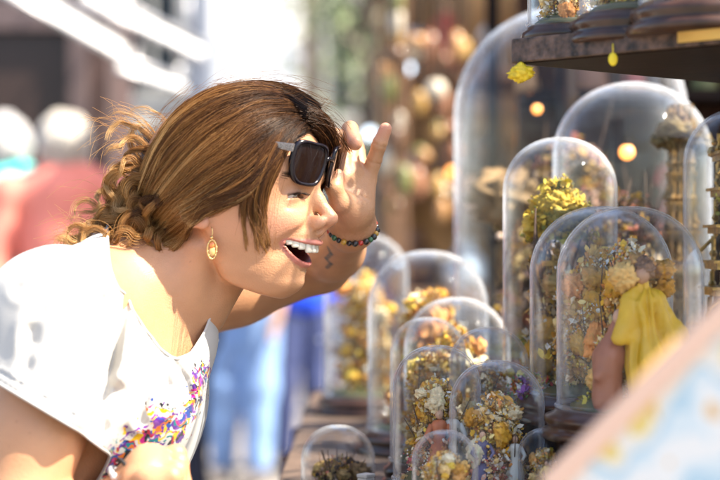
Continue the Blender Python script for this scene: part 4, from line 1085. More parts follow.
def dome(loc, R, Ht, label, seed, style, group='glass display domes on the stall', basem=None, seg=56):
    loc = np.array(loc, float); r = np.random.default_rng(seed)
    t = thing('glass_dome', label, 'glass dome', loc, group)
    b = MB(); b.lathe(base_profile(R), n=seg, cap=False); b.build('base', basem or m_wood, t)
    zt = Ht - .026; hr = min(R * .95, zt * .6); prof = [(R * 1.012, .031), (R * 1.0, .033), (R, .05)]
    for i in range(1, 7): prof.append((R, .05 + (zt + .026 - hr - .05) * i / 6))
    for i in range(1, 15):
        a = i / 15 * math.pi / 2; prof.append((R * math.cos(a) ** .92, zt + .026 - hr + hr * math.sin(a)))
    prof.append((.0004, zt + .026))
    inner = [(max(x - .0016, .0003), z - (.0016 if i > 8 else 0)) for i, (x, z) in enumerate(prof)]
    b = MB(); b.lathe(prof + inner[::-1], n=seg, cap=False); g = b.build('glass_cover', m_glass, t)
    b = MB(); b.tube([(R * 1.005 * math.cos(x), R * 1.005 * math.sin(x), .0325) for x in np.linspace(0, 2 * math.pi, 48, endpoint=False)], .0022, 8, closed=True); b.build('glass_rim', m_glass, g)
    Ri = R * .84; z0 = .031; top_ = Ht
    if style != 'empty':
        b = cloud(90, (Ri * .9, z0, z0 + .012), r, PAL['moss'], R * .10); b.ball((0, 0, z0), (Ri, Ri, .012), 20, 8, (.10, .09, .03)); b.build('moss_mound', m_col, t)
    if style in ('gold', 'cream', 'scene'): masses(t, Ri, z0 + .01, top_ * .76, r, PAL['gold'][:4] + PAL['cream'][:3] + PAL['cream'][4:], int(18 if style != 'scene' else 12), 'flower_head', .20)
    if style in ('dark', 'ruin', 'tree'): masses(t, Ri, z0 + .01, top_ * .5, r, PAL['dark'][2:] + PAL['gold'][:2], 7, 'dry_clump')
    if style == 'gold':          # tall heap of gilded dried flowers
        twigs(16, Ri, z0, top_ * .82, r).build('twigs', m_col, t)
        cloud(420, (Ri * .9, z0 + .01, top_ * .80), r, PAL['gold'], R * .12).build('dried_flowers', m_col, t)
        cloud(120, (Ri * .8, z0, top_ * .45), r, PAL['cream'], R * .10).build('pale_blossoms', m_col, t)
    elif style == 'cream':
        twigs(12, Ri, z0, top_ * .8, r).build('twigs', m_col, t)
        cloud(460, (Ri * .92, z0 + .01, top_ * .78), r, PAL['cream'] + PAL['gold'], R * .10).build('dried_flowers', m_col, t)
    elif style == 'tree':        # bonsai-like tree over ruined rocks
        twigs(22, Ri * .9, z0, top_ * .8, r, (.08, .045, .03), .0016).build('trunk', m_col, t)
        for (cx_, cy_, cz_, cr_) in ((-.1, -.1, .74, .42), (.32, 0, .72, .34), (-.42, .1, .68, .30), (.1, .3, .76, .34), (.0, -.35, .70, .30)):
            b = MB(); clump(b, (Ri * cx_, Ri * cy_, top_ * cz_), Ri * cr_ * np.array([1.1, 1.1, .75]), [(.50, .34, .04), (.24, .19, .04), (.62, .42, .05)][int(r.integers(3))], int(r.integers(1, 9999)), .42, 60, 40); b.build('crown', m_col, t)
        cloud(110, (Ri * .8, top_ * .62, top_ * .84), r, PAL['moss'] + [(.66, .46, .05)] * 4, R * .11).build('crown_leaves', m_col, t)
        cloud(170, (Ri * .85, z0, top_ * .50), r, PAL['gold'] + PAL['cream'], R * .11).build('dried_flowers', m_col, t)
        ruin(t, (-Ri * .25, 0, z0), top_ * .5, r, m_brass)
        cloud(60, (Ri * .8, z0, z0 + .05), r, PAL['mixed'], R * .12).build('berries', m_col, t)
    elif style == 'scene':       # figures among flowers
        cloud(240, (Ri * .9, z0, top_ * .45), r, PAL['cream'] + PAL['rose'], R * .12).build('dried_flowers', m_col, t)
        cloud(150, (Ri * .75, top_ * .4, top_ * .78), r, PAL['gold'] + PAL['cream'], R * .12).build('upper_flowers', m_col, t)
        twigs(8, Ri, z0, top_ * .8, r).build('twigs', m_col, t)
        cols_ = [(.74, .50, .10), (.55, .16, .06), (.78, .72, .60), (.15, .13, .22), (.70, .30, .08)]
        for k in range(2):
            a = r.uniform(-2.6, -.5); figurine(t, (Ri * .55 * math.cos(a), Ri * .55 * math.sin(a), z0 + .006), top_ * r.uniform(.30, .42), cols_[(seed + k) % 5], r)
    elif style == 'ruin':
        ruin(t, (0, 0, z0), top_ * .8, r, m_brass); cloud(160, (Ri * .9, z0, top_ * .35), r, PAL['dark'] + PAL['gold'], R * .10).build('dried_flowers', m_col, t)
        cloud(80, (Ri * .6, top_ * .6, top_ * .85), r, PAL['dark'] + PAL['moss'], R * .09).build('crown', m_col, t)
    elif style == 'dark':
        twigs(18, Ri, z0, top_ * .75, r).build('twigs', m_col, t)
        cloud(260, (Ri * .9, z0, top_ * .62), r, PAL['dark'] + PAL['rose'][:3] + PAL['gold'][:2], R * .09).build('dried_flowers', m_col, t)
    return t
TZ, SZ = 1.060, 1.150            # table top and the raised step behind
def at_px(cx, topy, d, z0):      # foot on a surface, height from where its top shows
    p = P(cx, topy, d); return (p[0], d, z0), p[2] - z0
def D(cx, w_, topy, d, z0, *a, **k):
    loc, h = at_px(cx, topy, d, z0); return dome(loc, w_ * K * d / 2, h, *a, **k)
D(630, 146, 206, 1.72, SZ, 'broad glass dome holding a yellow-gowned figurine among golden flowers', 11, 'cream')
D(601, 142, 206, 1.88, SZ, 'glass dome with pale blossoms, half hidden behind the yellow-gowned figurine dome', 12, 'cream')
D(560, 114, 137, 1.98, SZ, 'tall narrow glass dome with a mossy yellow tree over a ruin', 13, 'tree')
D(632, 158, 82, 2.22, SZ, 'very large glass dome lit by warm bulbs beneath the dark board', 14, 'dark')
D(570, 232, 6, 2.55, SZ, 'tallest glass dome, its left rim standing against the street', 15, 'dark', seg=80)
D(742, 116, 108, 1.93, SZ, 'glass dome cut off by the right edge, full of dark golden twigs', 16, 'ruin')
D(437, 88, 345, 1.84, TZ, 'slim front dome with ochre figures, leftmost of the near ones', 21, 'scene')
D(497, 95, 360, 1.76, TZ, 'clear front dome with little figures in orange and white', 22, 'scene')
D(445, 66, 430, 1.66, TZ, 'tiny low dome with orange petals in front of the slim dome', 23, 'cream')
D(545, 54, 428, 1.72, TZ, 'smallest round dome with violet and green buds beside the foreground print', 24, 'scene')
D(428, 76, 317, 2.00, TZ, 'pale dome rising behind the slim front dome', 25, 'cream')
D(489, 80, 327, 1.93, TZ, 'dome with pink blossoms behind the clear front dome', 26, 'scene')
D(457, 106, 297, 2.14, TZ, 'wide dome with orange blossoms behind the pale one', 27, 'gold')
D(428, 120, 250, 2.34, TZ, 'big out of focus dome with brown and rose flowers at the left of the table', 28, 'scene')
D(366, 84, 234, 2.85, TZ, 'far blurred dome nearest her bracelet', 29, 'cream')
D(338, 74, 425, 1.98, TZ - .03, 'low round dome alone at the table corner', 30, 'dark')

_B = [o for o in scene.objects if o.get('label', '').startswith('very large glass dome')][0]
m_dgold = mat('dark_gilt', (.20, .11, .03), .4, metal=.5, noise=.6, nscale=120, bump=.4)
_r = np.random.default_rng(404); ruin(_B, (.060, -.02, .031), .335, _r, m_dgold, .075)
b = MB()
for (dx, dz, s_) in ((0, .340, .026), (.018, .325, .02), (-.02, .330, .018), (.0, .20, .016)): clump(b, (.060 + dx, -.02, dz), (s_, s_, s_ * .7), (.14, .09, .02), int(dz * 1000 + dx * 999), .5, 40, 26)
b.build('mossy_top', m_col, _B)
# yellow-gowned and red figures of the broad dome, built large as in the photo: they stand just behind its glass
bp_ = P(630, 206, 1.72); 
brd = [o for o in scene.objects if o.get('label', '').startswith('broad glass dome')][0]
for ch in list(brd.children):
    if ch.name.startswith('dried_flowers'): bpy.data.objects.remove(ch)
r = np.random.default_rng(77); RR = 73 * K * 1.72; Hh = P(630, 206, 1.72)[2] - SZ
b = cloud(330, (RR * .5, .03, Hh * .82), r, PAL['cream'] + PAL['gold'], .0085); b.build('dried_flowers', m_col, brd)
def drape(parent, pts_rad, colr, name):
    b = MB(); n = 30; a = np.linspace(0, 2 * math.pi, n, endpoint=False); V = []
    for i, (x, y, z, rx, ry, fo) in enumerate(pts_rad):
        f = 1 + fo * np.sin(a * 7 + i * .5) + .5 * fo * np.sin(a * 11 + i); V.append(np.stack([x + rx * f * np.cos(a), y + ry * f * np.sin(a), np.full(n, z)], 1))
    V = np.concatenate(V); m = len(pts_rad); F = [(i * n + j, i * n + (j + 1) % n, (i + 1) * n + (j + 1) % n, (i + 1) * n + j) for i in range(m - 1) for j in range(n)] + [tuple(range(n))[::-1], tuple(range((m - 1) * n, m * n))]
    b.add(V, F, colr); return b.build(name, m_figm, parent)
s_ = K * 1.66
fy = -RR * .66
def gown(parts, folds_amp, lo_, hi_, colr, name, seed):
    gb = Body()
    for a_, b_, ra, rb, k in parts: gb.cone(np.array(a_), np.array(b_), ra, rb, k)
    def fd(p): 
        ang = np.arctan2(p[:, 1] - fy, p[:, 0] - .01); t_ = np.clip(1 - p[:, 2] / .16, 0, 1)
        return folds_amp * ((.4 + t_) * np.sin(ang * 9 + 40 * p[:, 2] + 2 * vnoise(p, seed, 2, 40)) + .8 * vnoise(p, seed + 1, 3, 110))
    gb.fn(fd, 0, 'd'); v, q = polygonise(gb, lo_, hi_, .0018, keepfn=None); mesh_np(name, v, q, m_figm, brd, (0, 0, 0), np.tile(colr, (len(v), 1)) * (1 + .12 * vnoise(v, seed + 2, 3, 90))[:, None])
gown([((.024, fy, .020), (.014, fy, .075), .026, .020, .02), ((.014, fy, .075), (.000, fy, .125), .019, .014, .02), ((-.004, fy, .138), (.016, fy, .142), .010, .009, .01),
      ((-.008, fy - .004, .136), (-.020, fy - .008, .104), .009, .007, .008), ((.018, fy, .138), (.034, fy - .004, .108), .009, .010, .008), ((.034, fy - .004, .108), (.040, fy - .004, .070), .010, .012, .01), ((.0, fy, .148), (.006, fy, .158), .006, .005, .01)], .0026, [-.06, fy - .06, -.01], [.08, fy + .05, .19], (.64, .37, .012), 'yellow_gown', 61)
gown([((-.030, fy + .006, .045), (-.028, fy + .006, .085), .013, .013, .02), ((-.028, fy + .006, .085), (-.018, fy + .004, .116), .011, .007, .01), ((-.030, fy, .09), (-.040, fy - .004, .066), .006, .006, .008)], .0020, [-.07, fy - .05, .01], [.02, fy + .05, .15], (.34, .12, .06), 'red_gown', 71)
b = MB(); b.ball((.004, fy - .001, .166), (.0078, .0082, .0100), 14, 10, (.42, .22, .12)); clump(b, (.0065, fy + .002, .171), (.0105, .0105, .0115), (.22, .10, .035), 63, .2); b.ball((-.018, fy + .002, .124), (.0065, .007, .0085), 12, 8, (.55, .32, .20)); b.build('head', m_figm, brd)

# --- dark serving board above, with the feet of more domes on it
def poly_prism(pts, z0, z1, colr=(1, 1, 1)):
    b = MB(); n = len(pts); V = [(x, y, z0) for x, y in pts] + [(x, y, z1) for x, y in pts]
    return b.add(V, [tuple(range(n))[::-1], tuple(range(n, 2 * n))] + [(i, (i + 1) % n, n + (i + 1) % n, n + i) for i in range(n)], colr)
bz = 1.528; L = np.array([.158, 1.72]); dA = np.array([.70, -.68]); dA /= np.linalg.norm(dA); dB = np.array([.78, .66]); dB /= np.linalg.norm(dB)
bt = thing('hanging_shelf', 'dark square shelf above the domes with a patterned silver edge', 'shelf', (L[0] + .3, L[1], bz))
bo = np.array(bt.location)
q = [L, L + dA * .62, L + dA * .62 + dB * .62, L + dB * .62]
poly_prism(q, bz, bz + .014).build('board', m_board, bt, bo, smooth=False, bevel=.002)
m_edge = bpy.data.materials.new('stamped_edge'); m_edge.use_nodes = True; _n = m_edge.node_tree.nodes; _bb = _n['Principled BSDF']; _bb.inputs['Roughness'].default_value = .35; _bb.inputs['Metallic'].default_value = .3
_tc = _n.new('ShaderNodeTexCoord'); _v = _n.new('ShaderNodeTexVoronoi'); _v.inputs['Scale'].default_value = 300; _c = _n.new('ShaderNodeValToRGB'); _c.color_ramp.elements[0].color = (.03, .02, .018, 1); _c.color_ramp.elements[1].color = (.12, .075, .055, 1); _c.color_ramp.elements[0].position = .25; _c.color_ramp.elements[1].position = .6
m_edge.node_tree.links.new(_tc.outputs['Object'], _v.inputs['Vector']); m_edge.node_tree.links.new(_v.outputs['Distance'], _c.inputs[0]); m_edge.node_tree.links.new(_c.outputs[0], _bb.inputs['Base Color'])
for (p0, dd, nn) in ((L, dA, -dB), (L, dB, -dA)):
    e0 = p0 + nn * .0005; e1 = p0 + dd * .62 + nn * .0005
    poly_prism([e0 + nn * .006, e1 + nn * .006, e1, e0], bz + .001, bz + .025).build('edge_strip', mat('carved_brown_edge', (.085, .05, .036), .4, noise=.8, nscale=110, bump=.5, bscale=260, spec=.3), bt, bo, smooth=False, bevel=.001)
for k, (u_, v_) in enumerate([(.58, .58), (.04, .58), (.58, .04)]):
    c = L + dA * u_ + dB * v_; b = MB()
    if k == 1: continue
    b.tube([(c[0], c[1], SZ + .002), (c[0], c[1], bz)], .012, 12); b.build('post', m_board, bt, bo)
lab = thing('price_card', 'yellow blank card fixed to the shelf edge', 'card', (*(L + dA * .21), bz + .012))
lc = L + dA * .225 - dB * .009; b = MB(); b.box((0, 0, 0), (.050, .0018, .027), rz=math.atan2(dA[1], dA[0])); b.build('card', mat('yellow_card', (.72, .46, .12), .6), lab, (lab.location.x - lc[0], lab.location.y - lc[1], lab.location.z - bz - .018))
lab2 = thing('dried_flower', 'small bright yellow dried flower hanging at the shelf corner', 'dried flower', (L[0], L[1], bz - .006))
b = MB(); clump(b, (.004, -.012, -.004), (.012, .006, .008), (.74, .52, .02), 91); b.tube([(.004, -.012, .004), (.004, -.010, .02)], .0006, 5, (.8, .6, .02)); b.build('disc', m_figm, lab2)
lab3 = thing('round_tag', 'tiny yellow tag under the middle of the shelf edge', 'tag', (*P(613, 56, 1.62),))
b = MB(); b.ball((0, -.0, -.003), (.0045, .002, .0065), 14, 8, (.8, .6, .02)); b.tube([(0, 0, .003), (0, .001, .012)], .0006, 5, (.8, .6, .02)); b.build('disc', m_figm, lab3)
def sdome(cx, d, R, h, label, seed, style='dark'):
    p = P(cx, 20, d); dome((p[0], d, bz + .0145), R, h, label, seed, style, group='glass domes standing on the dark shelf')
sdome(566, 1.775, .040, .22, 'small dome at the shelf corner on a pale rimmed foot', 51, 'cream')
sdome(632, 1.68, .052, .26, 'dome over the middle of the shelf on a stepped brown foot', 52, 'gold')
sdome(705, 1.60, .060, .28, 'dome at the right of the shelf with a violet sheen on its foot', 53, 'dark')

# --- table and step
tb = thing('stall_table', 'long wooden stall table with a raised step, under the glass domes', 'table', (.55, 2.3, 0)); to = np.array(tb.location)
tA = np.array([-.02, 1.50]); tq_ = [np.array([.02, 1.42]), np.array([1.6, 1.10]), np.array([1.75, 3.3]), np.array([-.09, 3.3]), np.array([-.10, 1.9])]
m_cloth = mat('brown_table_cloth', (.17, .11, .10), .9, noise=.25, nscale=25, bump=.3)
m_step = mat('pale_worn_board', (.13, .085, .06), .7, noise=.4, nscale=14, bump=.3)
poly_prism(tq_, TZ - .03, TZ).build('tabletop', m_step, tb, to, smooth=False, bevel=.003)
poly_prism([np.array([.205, 1.80]), np.array([.19, 1.60]), np.array([1.55, 1.40]), np.array([1.7, 3.2]), np.array([.17, 3.2]), np.array([.13, 2.30])], TZ + .001, SZ).build('step', m_board, tb, to, smooth=False, bevel=.003)
for c in ([.1, 1.55], [1.5, 1.3], [1.6, 3.2], [0, 3.2]):
    b = MB(); b.box((c[0], c[1], (TZ - .03) / 2), (.05, .05, TZ - .03)); b.build('leg', m_board, tb, to)
# skirt cloth hanging from the street side with soft pleats
b = MB(); n = 160; V = []
for i in range(n):
    t = i / (n - 1); y = 1.92 + t * 1.36; x = -.103 + .012 * t
    for z in np.linspace(TZ - .031, .06, 14):
        k = (TZ - z) / TZ; V.append((x - .006 - .035 * k + .016 * k ** .5 * math.sin(t * 70) + .008 * math.sin(t * 23 + 1), y, z))
b.add(V, [(i * 14 + j, i * 14 + j + 1, (i + 1) * 14 + j + 1, (i + 1) * 14 + j) for i in range(n - 1) for j in range(13)]); sk_ = b.build('skirt', m_cloth, tb, to)
_s = sk_.modifiers.new('thickness', 'SOLIDIFY'); _s.thickness = .002
# little things between the domes
def boxlet(px, py, d, w_, h, label, c, rz, z0=TZ):
    p = P(px, py, d); t = thing('small_box', label, 'box', (p[0], d, z0 + .0005), 'little pale boxes on the table')
    b = MB(); b.box((0, 0, h / 2), (w_, w_ * .8, h), rz=rz); m_ = mat('ivory_card', (.62, .58, .52), .5, noise=.1); b.build('body', m_, t, smooth=False, bevel=.0012)
    b = MB(); b.box((0, 0, h + .0022), (w_ * 1.06, w_ * .86, .004), rz=rz); b.build('lid', m_, t, smooth=False, bevel=.0008)
boxlet(374, 470, 1.80, .018, .020, 'pale ivory box left of the slim dome foot', 0, .4); boxlet(388, 476, 1.74, .016, .016, 'pale ivory box nearest the frame edge', 0, -.3); boxlet(366, 462, 1.90, .016, .024, 'pale ivory box beside the low round dome', 0, .9)
# flowers in front
for (px, d, s, lab_, pk) in ((470, 1.62, .03, 'clump of yellow and red buds before the front domes', 'mixed'), (500, 1.64, .03, 'clump of orange and green buds beside the smallest dome', 'mixed'), (530, 1.90, .035, 'clump of yellow and green blossoms at the foot of the tall narrow dome', 'mixed')):
    p = P(px, 470, d); z0 = TZ if d < 1.8 else SZ
    t = thing('flower_clump', lab_, 'dried flowers', (p[0], d, z0), 'loose dried flowers on the stall')
    cloud(80, (s, .0, .03 if d < 1.8 else .05), np.random.default_rng(int(px)), PAL[pk], .007).build('blossoms', m_col, t); twigs(8, s, 0, .03, np.random.default_rng(int(px) + 1), (.1, .16, .04)).build('stems', m_col, t)
# warm bulbs behind
def bulb(px, py, d, r_, m_, label, zdrop=.25, group='bulbs strung over the stalls', name='light_globe'):
    p = P(px, py, d); t = thing(name, label, 'lamp', p, group)
    b = MB(); b.ball((0, 0, 0), r_, 14, 10); b.build('globe', m_, t)
    b = MB(); b.lathe([(r_ * .5, r_ * .8), (r_ * .5, r_ * 1.7), (r_ * .2, r_ * 1.8)], n=12); b.build('socket', m_board, t)
    b = MB(); b.tube([(0, 0, r_ * 1.7), (0, 0, zdrop)], .0012, 5); b.build('wire', m_board, t)

# --- foreground: slanted printed display card on the table's near end
fg = thing('display_print', 'blurred slanting print in pale blue and cream with a pink edge', 'print', P(650, 470, 1.05)); fo = np.array(fg.location)
A_, B_, C_ = P(556, 494, 1.08), P(752, 300, 0.98), None
ed = B_ - A_; nrm_in = np.array([.02, .10, -.14])
def quad_slab(a, b_, c, d_, th, m_, name, colr=(1, 1, 1)):
    n = np.cross(b_ - a, d_ - a); n /= np.linalg.norm(n); V = [a, b_, c, d_, a - n * th, b_ - n * th, c - n * th, d_ - n * th]
    mb = MB(); mb.add(V, [(0, 1, 2, 3), (7, 6, 5, 4), (0, 4, 5, 1), (1, 5, 6, 2), (2, 6, 7, 3), (3, 7, 4, 0)], colr); return mb.build(name, m_, fg, fo, smooth=False, bevel=.0015)
dn = np.array([.10, -.07, -.17])
m_print = bpy.data.materials.new('printed_pastel_paper'); m_print.use_nodes = True; _n = m_print.node_tree.nodes; _bb = _n['Principled BSDF']; _bb.inputs['Roughness'].default_value = .5
_tc = _n.new('ShaderNodeTexCoord'); _v = _n.new('ShaderNodeTexNoise'); _v.inputs['Scale'].default_value = 22; _v.inputs['Detail'].default_value = 1.5; _c = _n.new('ShaderNodeValToRGB'); _c.color_ramp.interpolation = 'CONSTANT'
els = _c.color_ramp.elements; els[0].position = 0; els[0].color = (.78, .62, .22, 1); els[1].position = .40; els[1].color = (.80, .76, .68, 1)
for pos_, cc in ((.47, (.46, .62, .70)), (.53, (.66, .74, .76)), (.59, (.82, .80, .76)), (.66, (.74, .48, .22))): e_ = els.new(pos_); e_.color = (*cc, 1)
m_print.node_tree.links.new(_tc.outputs['Object'], _v.inputs['Vector']); m_print.node_tree.links.new(_v.outputs['Fac'], _c.inputs[0]); m_print.node_tree.links.new(_c.outputs[0], _bb.inputs['Base Color'])
quad_slab(A_, B_, B_ + dn, A_ + dn, .004, m_print, 'printed_face')
up_ = np.array([-.006, 0, .008]) * .62
quad_slab(A_ + up_ * 2.4 + np.array([0, -.003, 0]), B_ + up_ * 2.4 + np.array([0, -.003, 0]), B_ + np.array([0, -.003, 0]), A_ + np.array([0, -.003, 0]), .006, mat('pink_card_edge', (.82, .56, .44), .6), 'pink_edge')
c_ = A_ * .5 + B_ * .5; quad_slab(c_ + np.array([-.012, -.006, .012]), c_ + np.array([.014, -.006, .040]), c_ + np.array([.034, -.006, .012]), c_ + np.array([.006, -.006, -.014]), .002, mat('yellow_card', (.78, .58, .14), .6), 'yellow_corner')
b = MB(); b.box((c_[0] + .12, c_[1] + .07, TZ + (c_[2] - TZ) / 2 - .02), (.16, .012, c_[2] - TZ - .04)); b.build('easel', m_board, fg, fo, smooth=False)
# ------------------------------------------------------------------ the street behind
m_ground = mat('stone_paving', (.24, .22, .20), .8, noise=.25, nscale=2, bump=.3, bscale=8)
b = MB(); b.add([(-60, -20, 0), (60, -20, 0), (60, 120, 0), (-60, 120, 0)], [(0, 1, 2, 3)]); tag(b.build('ground', m_ground, smooth=False), kind='structure')
def building(name, label, x0, x1, y0, y1, h, wall, rows, cols_, frame=(.5, .5, .48), cat='building', face='y', glassc=(.03, .04, .05), shop=None):
    cx, cy = (x0 + x1) / 2, y0; t = thing(name, label, cat, (cx, cy, 0)); o = np.array(t.location)
    b = MB(); b.box((cx, (y0 + y1) / 2, h / 2), (x1 - x0, y1 - y0, h)); b.build('wall', wall, t, o, smooth=False)
    b = MB(); b.box((cx, (y0 + y1) / 2, h + .1), (x1 - x0 + .3, y1 - y0 + .3, .2)); b.build('roof', mat('roof_edge', (.35, .33, .31), .8), t, o, smooth=False)
    mf = mat('frame_' + wall.name, frame, .6); mg = mat('window_glass_%d' % int(glassc[0] * 100), glassc, .25, spec=.3)
    W = x1 - x0
    for i in range(rows):
        for j in range(cols_):
            wx = x0 + W * (j + .5) / cols_; wz = 3.6 + i * 2.7; ww = min(.9, W / cols_ * .55); wh = 1.5
            if wz + wh > h: continue
            b = MB()
            for (dx, dz, sx, sz) in ((-ww / 2, 0, .08, wh), (ww / 2, 0, .08, wh), (0, -wh / 2, ww + .2, .10), (0, wh / 2, ww + .08, .08), (0, 0, .04, wh)): b.box((wx + dx, y0 - .04, wz + dz), (sx, .08 if dx or dz else .06, sz))
            f = b.build('window', mf, t, o, smooth=False)
            b = MB(); b.box((wx, y0 - .012, wz), (ww - .06, .02, wh - .06)); b.build('pane', mg, f, o, smooth=False)
    if shop:
        n = shop
        for j in range(n):
            wx = x0 + W * (j + .5) / n; ww = W / n * .8; b = MB()
            for (dx, dz, sx, sz) in ((-ww / 2, 0, .10, 2.5), (ww / 2, 0, .10, 2.5), (0, 1.25, ww + .1, .16), (0, -1.05, ww, .35)): b.box((wx + dx, y0 - .05, 1.35 + dz), (sx, .10 if dz == 0 else .085, sz))
            f = b.build('shop_window', mf, t, o, smooth=False); b = MB(); b.box((wx, y0 - .012, 1.35), (ww - .08, .02, 2.3)); b.build('pane', mg, f, o, smooth=False)
    return t
m_mar = mat('dark_maroon_plaster', (.055, .030, .028), .8, noise=.3, nscale=3)
m_grey = mat('blue_grey_plaster', (.20, .23, .30), .8, noise=.2, nscale=2)
m_pale = mat('pale_plaster', (.72, .70, .68), .8, noise=.1, nscale=2)
m_white = mat('sky_white_plaster', (.82, .81, .80), .8)
m_tan = mat('tan_stone', (.32, .26, .21), .8, noise=.25, nscale=3, bump=.3)
m_brown = mat('brown_stall_wood', (.24, .13, .07), .7, noise=.4, nscale=6)
building('building', 'dark maroon shop front under the two white awnings', -7, -1.42, 9.5, 10.6, 9, m_mar, 2, 3, (.10, .07, .07), glassc=(.04, .025, .022), shop=4)
building('building', 'blue grey house beyond the dark shop front', -6, -1.65, 18, 19, 11, m_grey, 3, 4, shop=4)
building('building', 'added sunlit white house standing in for bright sky at the far end of the street', -9, 1.0, 48, 56, 9.5, m_white, 2, 5, (.7, .7, .7), glassc=(.55, .58, .62), shop=6)  # white front put in to fill the gap where bright sky shows
building('building', 'tan stone house behind the hanging goods', -.72, 6, 21, 30, 12, m_tan, 3, 5, shop=4)
# awnings: sloping white sheets with valance, frame and arms
m_aw = mat('white_awning', (.74, .74, .73), .7)
def awning(a, b_, drop, depth, label):
    """a, b_: ends of the wall edge; cloth comes forward by depth and falls by drop"""
    a = np.array(a, float); b_ = np.array(b_, float); t = thing('awning', label, 'awning', a, 'white awnings over the street'); f = np.array([0, -depth, -drop])
    d = (b_ - a); n = 24; V = []; 
    for i in range(n + 1):
        p = a + d * i / n; sag = .02 * math.sin(i / n * math.pi * 6)
        for k in range(6): V.append(p + f * k / 5 + [0, 0, sag * k / 5 - .03 * math.sin(k / 5 * math.pi)])
        V.append(p + f + [0, -.004, -.16 + .03 * abs(math.sin(i / n * math.pi * 8))])
    b = MB(); b.add(V, [(i * 7 + j, i * 7 + j + 1, (i + 1) * 7 + j + 1, (i + 1) * 7 + j) for i in range(n) for j in range(6)]); o = b.build('cloth', m_aw, t, a); s = o.modifiers.new('s', 'SOLIDIFY'); s.thickness = .006
    b = MB(); b.tube([a + f + [0, 0, .01], b_ + f + [0, 0, .01]], .018, 8); b.build('front_bar', mat('grey_metal', (.4, .4, .42), .4, metal=.8), t, a)
    for e in (a, b_): b = MB(); b.tube([e + [0, 0, -.5], e + f], .014, 8); b.build('arm', mat('grey_metal'), t, a)
    return t
def slant(px0, py0, px1, py1, d0, d1, wpx, label):
    a, b_ = P(px0, py0, d0), P(px1, py1, d1); t = thing('awning', label, 'awning', a, 'white awnings over the street')
    dn = np.array([.02, -.25, -wpx * K * (d0 + d1) / 2]); n = 16; V = []
    for i in range(n + 1):
        p = a + (b_ - a) * i / n
        for k in range(5): V.append(p + dn * k / 4 + [0, 0, -.012 * math.sin(k / 4 * math.pi) + .008 * math.sin(i * 1.3) * k / 4])
    b = MB(); b.add(V, [(i * 5 + j, i * 5 + j + 1, (i + 1) * 5 + j + 1, (i + 1) * 5 + j) for i in range(n) for j in range(4)]); o = b.build('cloth', m_aw, t, a); s = o.modifiers.new('s', 'SOLIDIFY'); s.thickness = .01
    b = MB(); b.tube([a + dn, b_ + dn], .016, 8); b.build('front_bar', mat('grey_metal', (.4, .4, .42), .4, metal=.8), t, a)
    b = MB(); b.tube([a + [0, 0, .02], b_ + [0, 0, .02]], .020, 8); b.build('back_bar', mat('grey_metal'), t, a)
    for fr in (.15, .85):
        p = a + (b_ - a) * fr; b = MB(); b.tube([p + [0, .02, .0], [p[0], 9.46, p[2] + .35]], .012, 6); b.build('stay', mat('grey_metal'), t, a)
slant(8, -22, 126, 46, 8.2, 8.8, 20, 'white sloping awning at the upper left corner')
slant(84, -12, 204, 48, 8.9, 9.4, 17, 'white sloping awning nearer the bright gap')
slant(120, 62, 186, 84, 8.6, 9.0, 12, 'small pale awning low beneath the two larger ones')
# tree by the tan house
def tree(x, y, h, label, seed, n=9000, R=1.5, leafc=((.20, .26, .12), (.34, .38, .22), (.12, .18, .08))):
    r = np.random.default_rng(seed); t = thing('tree', label, 'tree', (x, y, 0)); b = MB()
    b.tube([(0, 0, 0), (.05, 0, h * .3), (0, .05, h * .6), (.05, 0, h * .85)], [.13, .10, .07, .03], 10, (.12, .09, .07)); tips = []
    for i in range(14):
        a = r.uniform(0, 6.28); z0 = h * r.uniform(.35, .75); e = np.array([R * r.uniform(.4, .9) * math.cos(a), R * r.uniform(.4, .9) * math.sin(a), z0 + h * r.uniform(.05, .25)]); b.tube([(0, 0, z0), e * [.5, .5, 1] + [0, 0, -.1], e], [.045, .03, .012], 6, (.12, .09, .07)); tips.append(e)
    b.build('trunk', m_col, t)
    c = [tips[r.integers(len(tips))] + r.normal(0, .33, 3) for _ in range(90)]
    ci = r.integers(0, 90, n); pos = np.array(c)[ci] + r.normal(0, .16, (n, 3)); V = []; F = []; C = []
    s = r.uniform(.03, .06, n); a1 = r.normal(size=(n, 3)); a1 /= np.linalg.norm(a1, axis=1)[:, None]; a2 = np.cross(a1, r.normal(size=(n, 3))); a2 /= np.linalg.norm(a2, axis=1)[:, None]
    V = np.stack([pos - a1 * s[:, None], pos + a2 * s[:, None] * .5, pos + a1 * s[:, None], pos - a2 * s[:, None] * .5], 1).reshape(-1, 3); F = np.arange(n * 4).reshape(n, 4)
    C = np.repeat(np.array(leafc)[r.integers(0, len(leafc), n)], 4, 0); mesh_np('crown', V, F, m_col, t, (0, 0, 0), C, smooth=False)
tree(.12, 13.2, 5.2, 'leafy street tree over the bright end of the street', 3, R=.5, n=1200)
tree(1.0, 17, 6.0, 'second leafy tree farther to the right in front of tan stone', 4, R=1.2, n=6500)

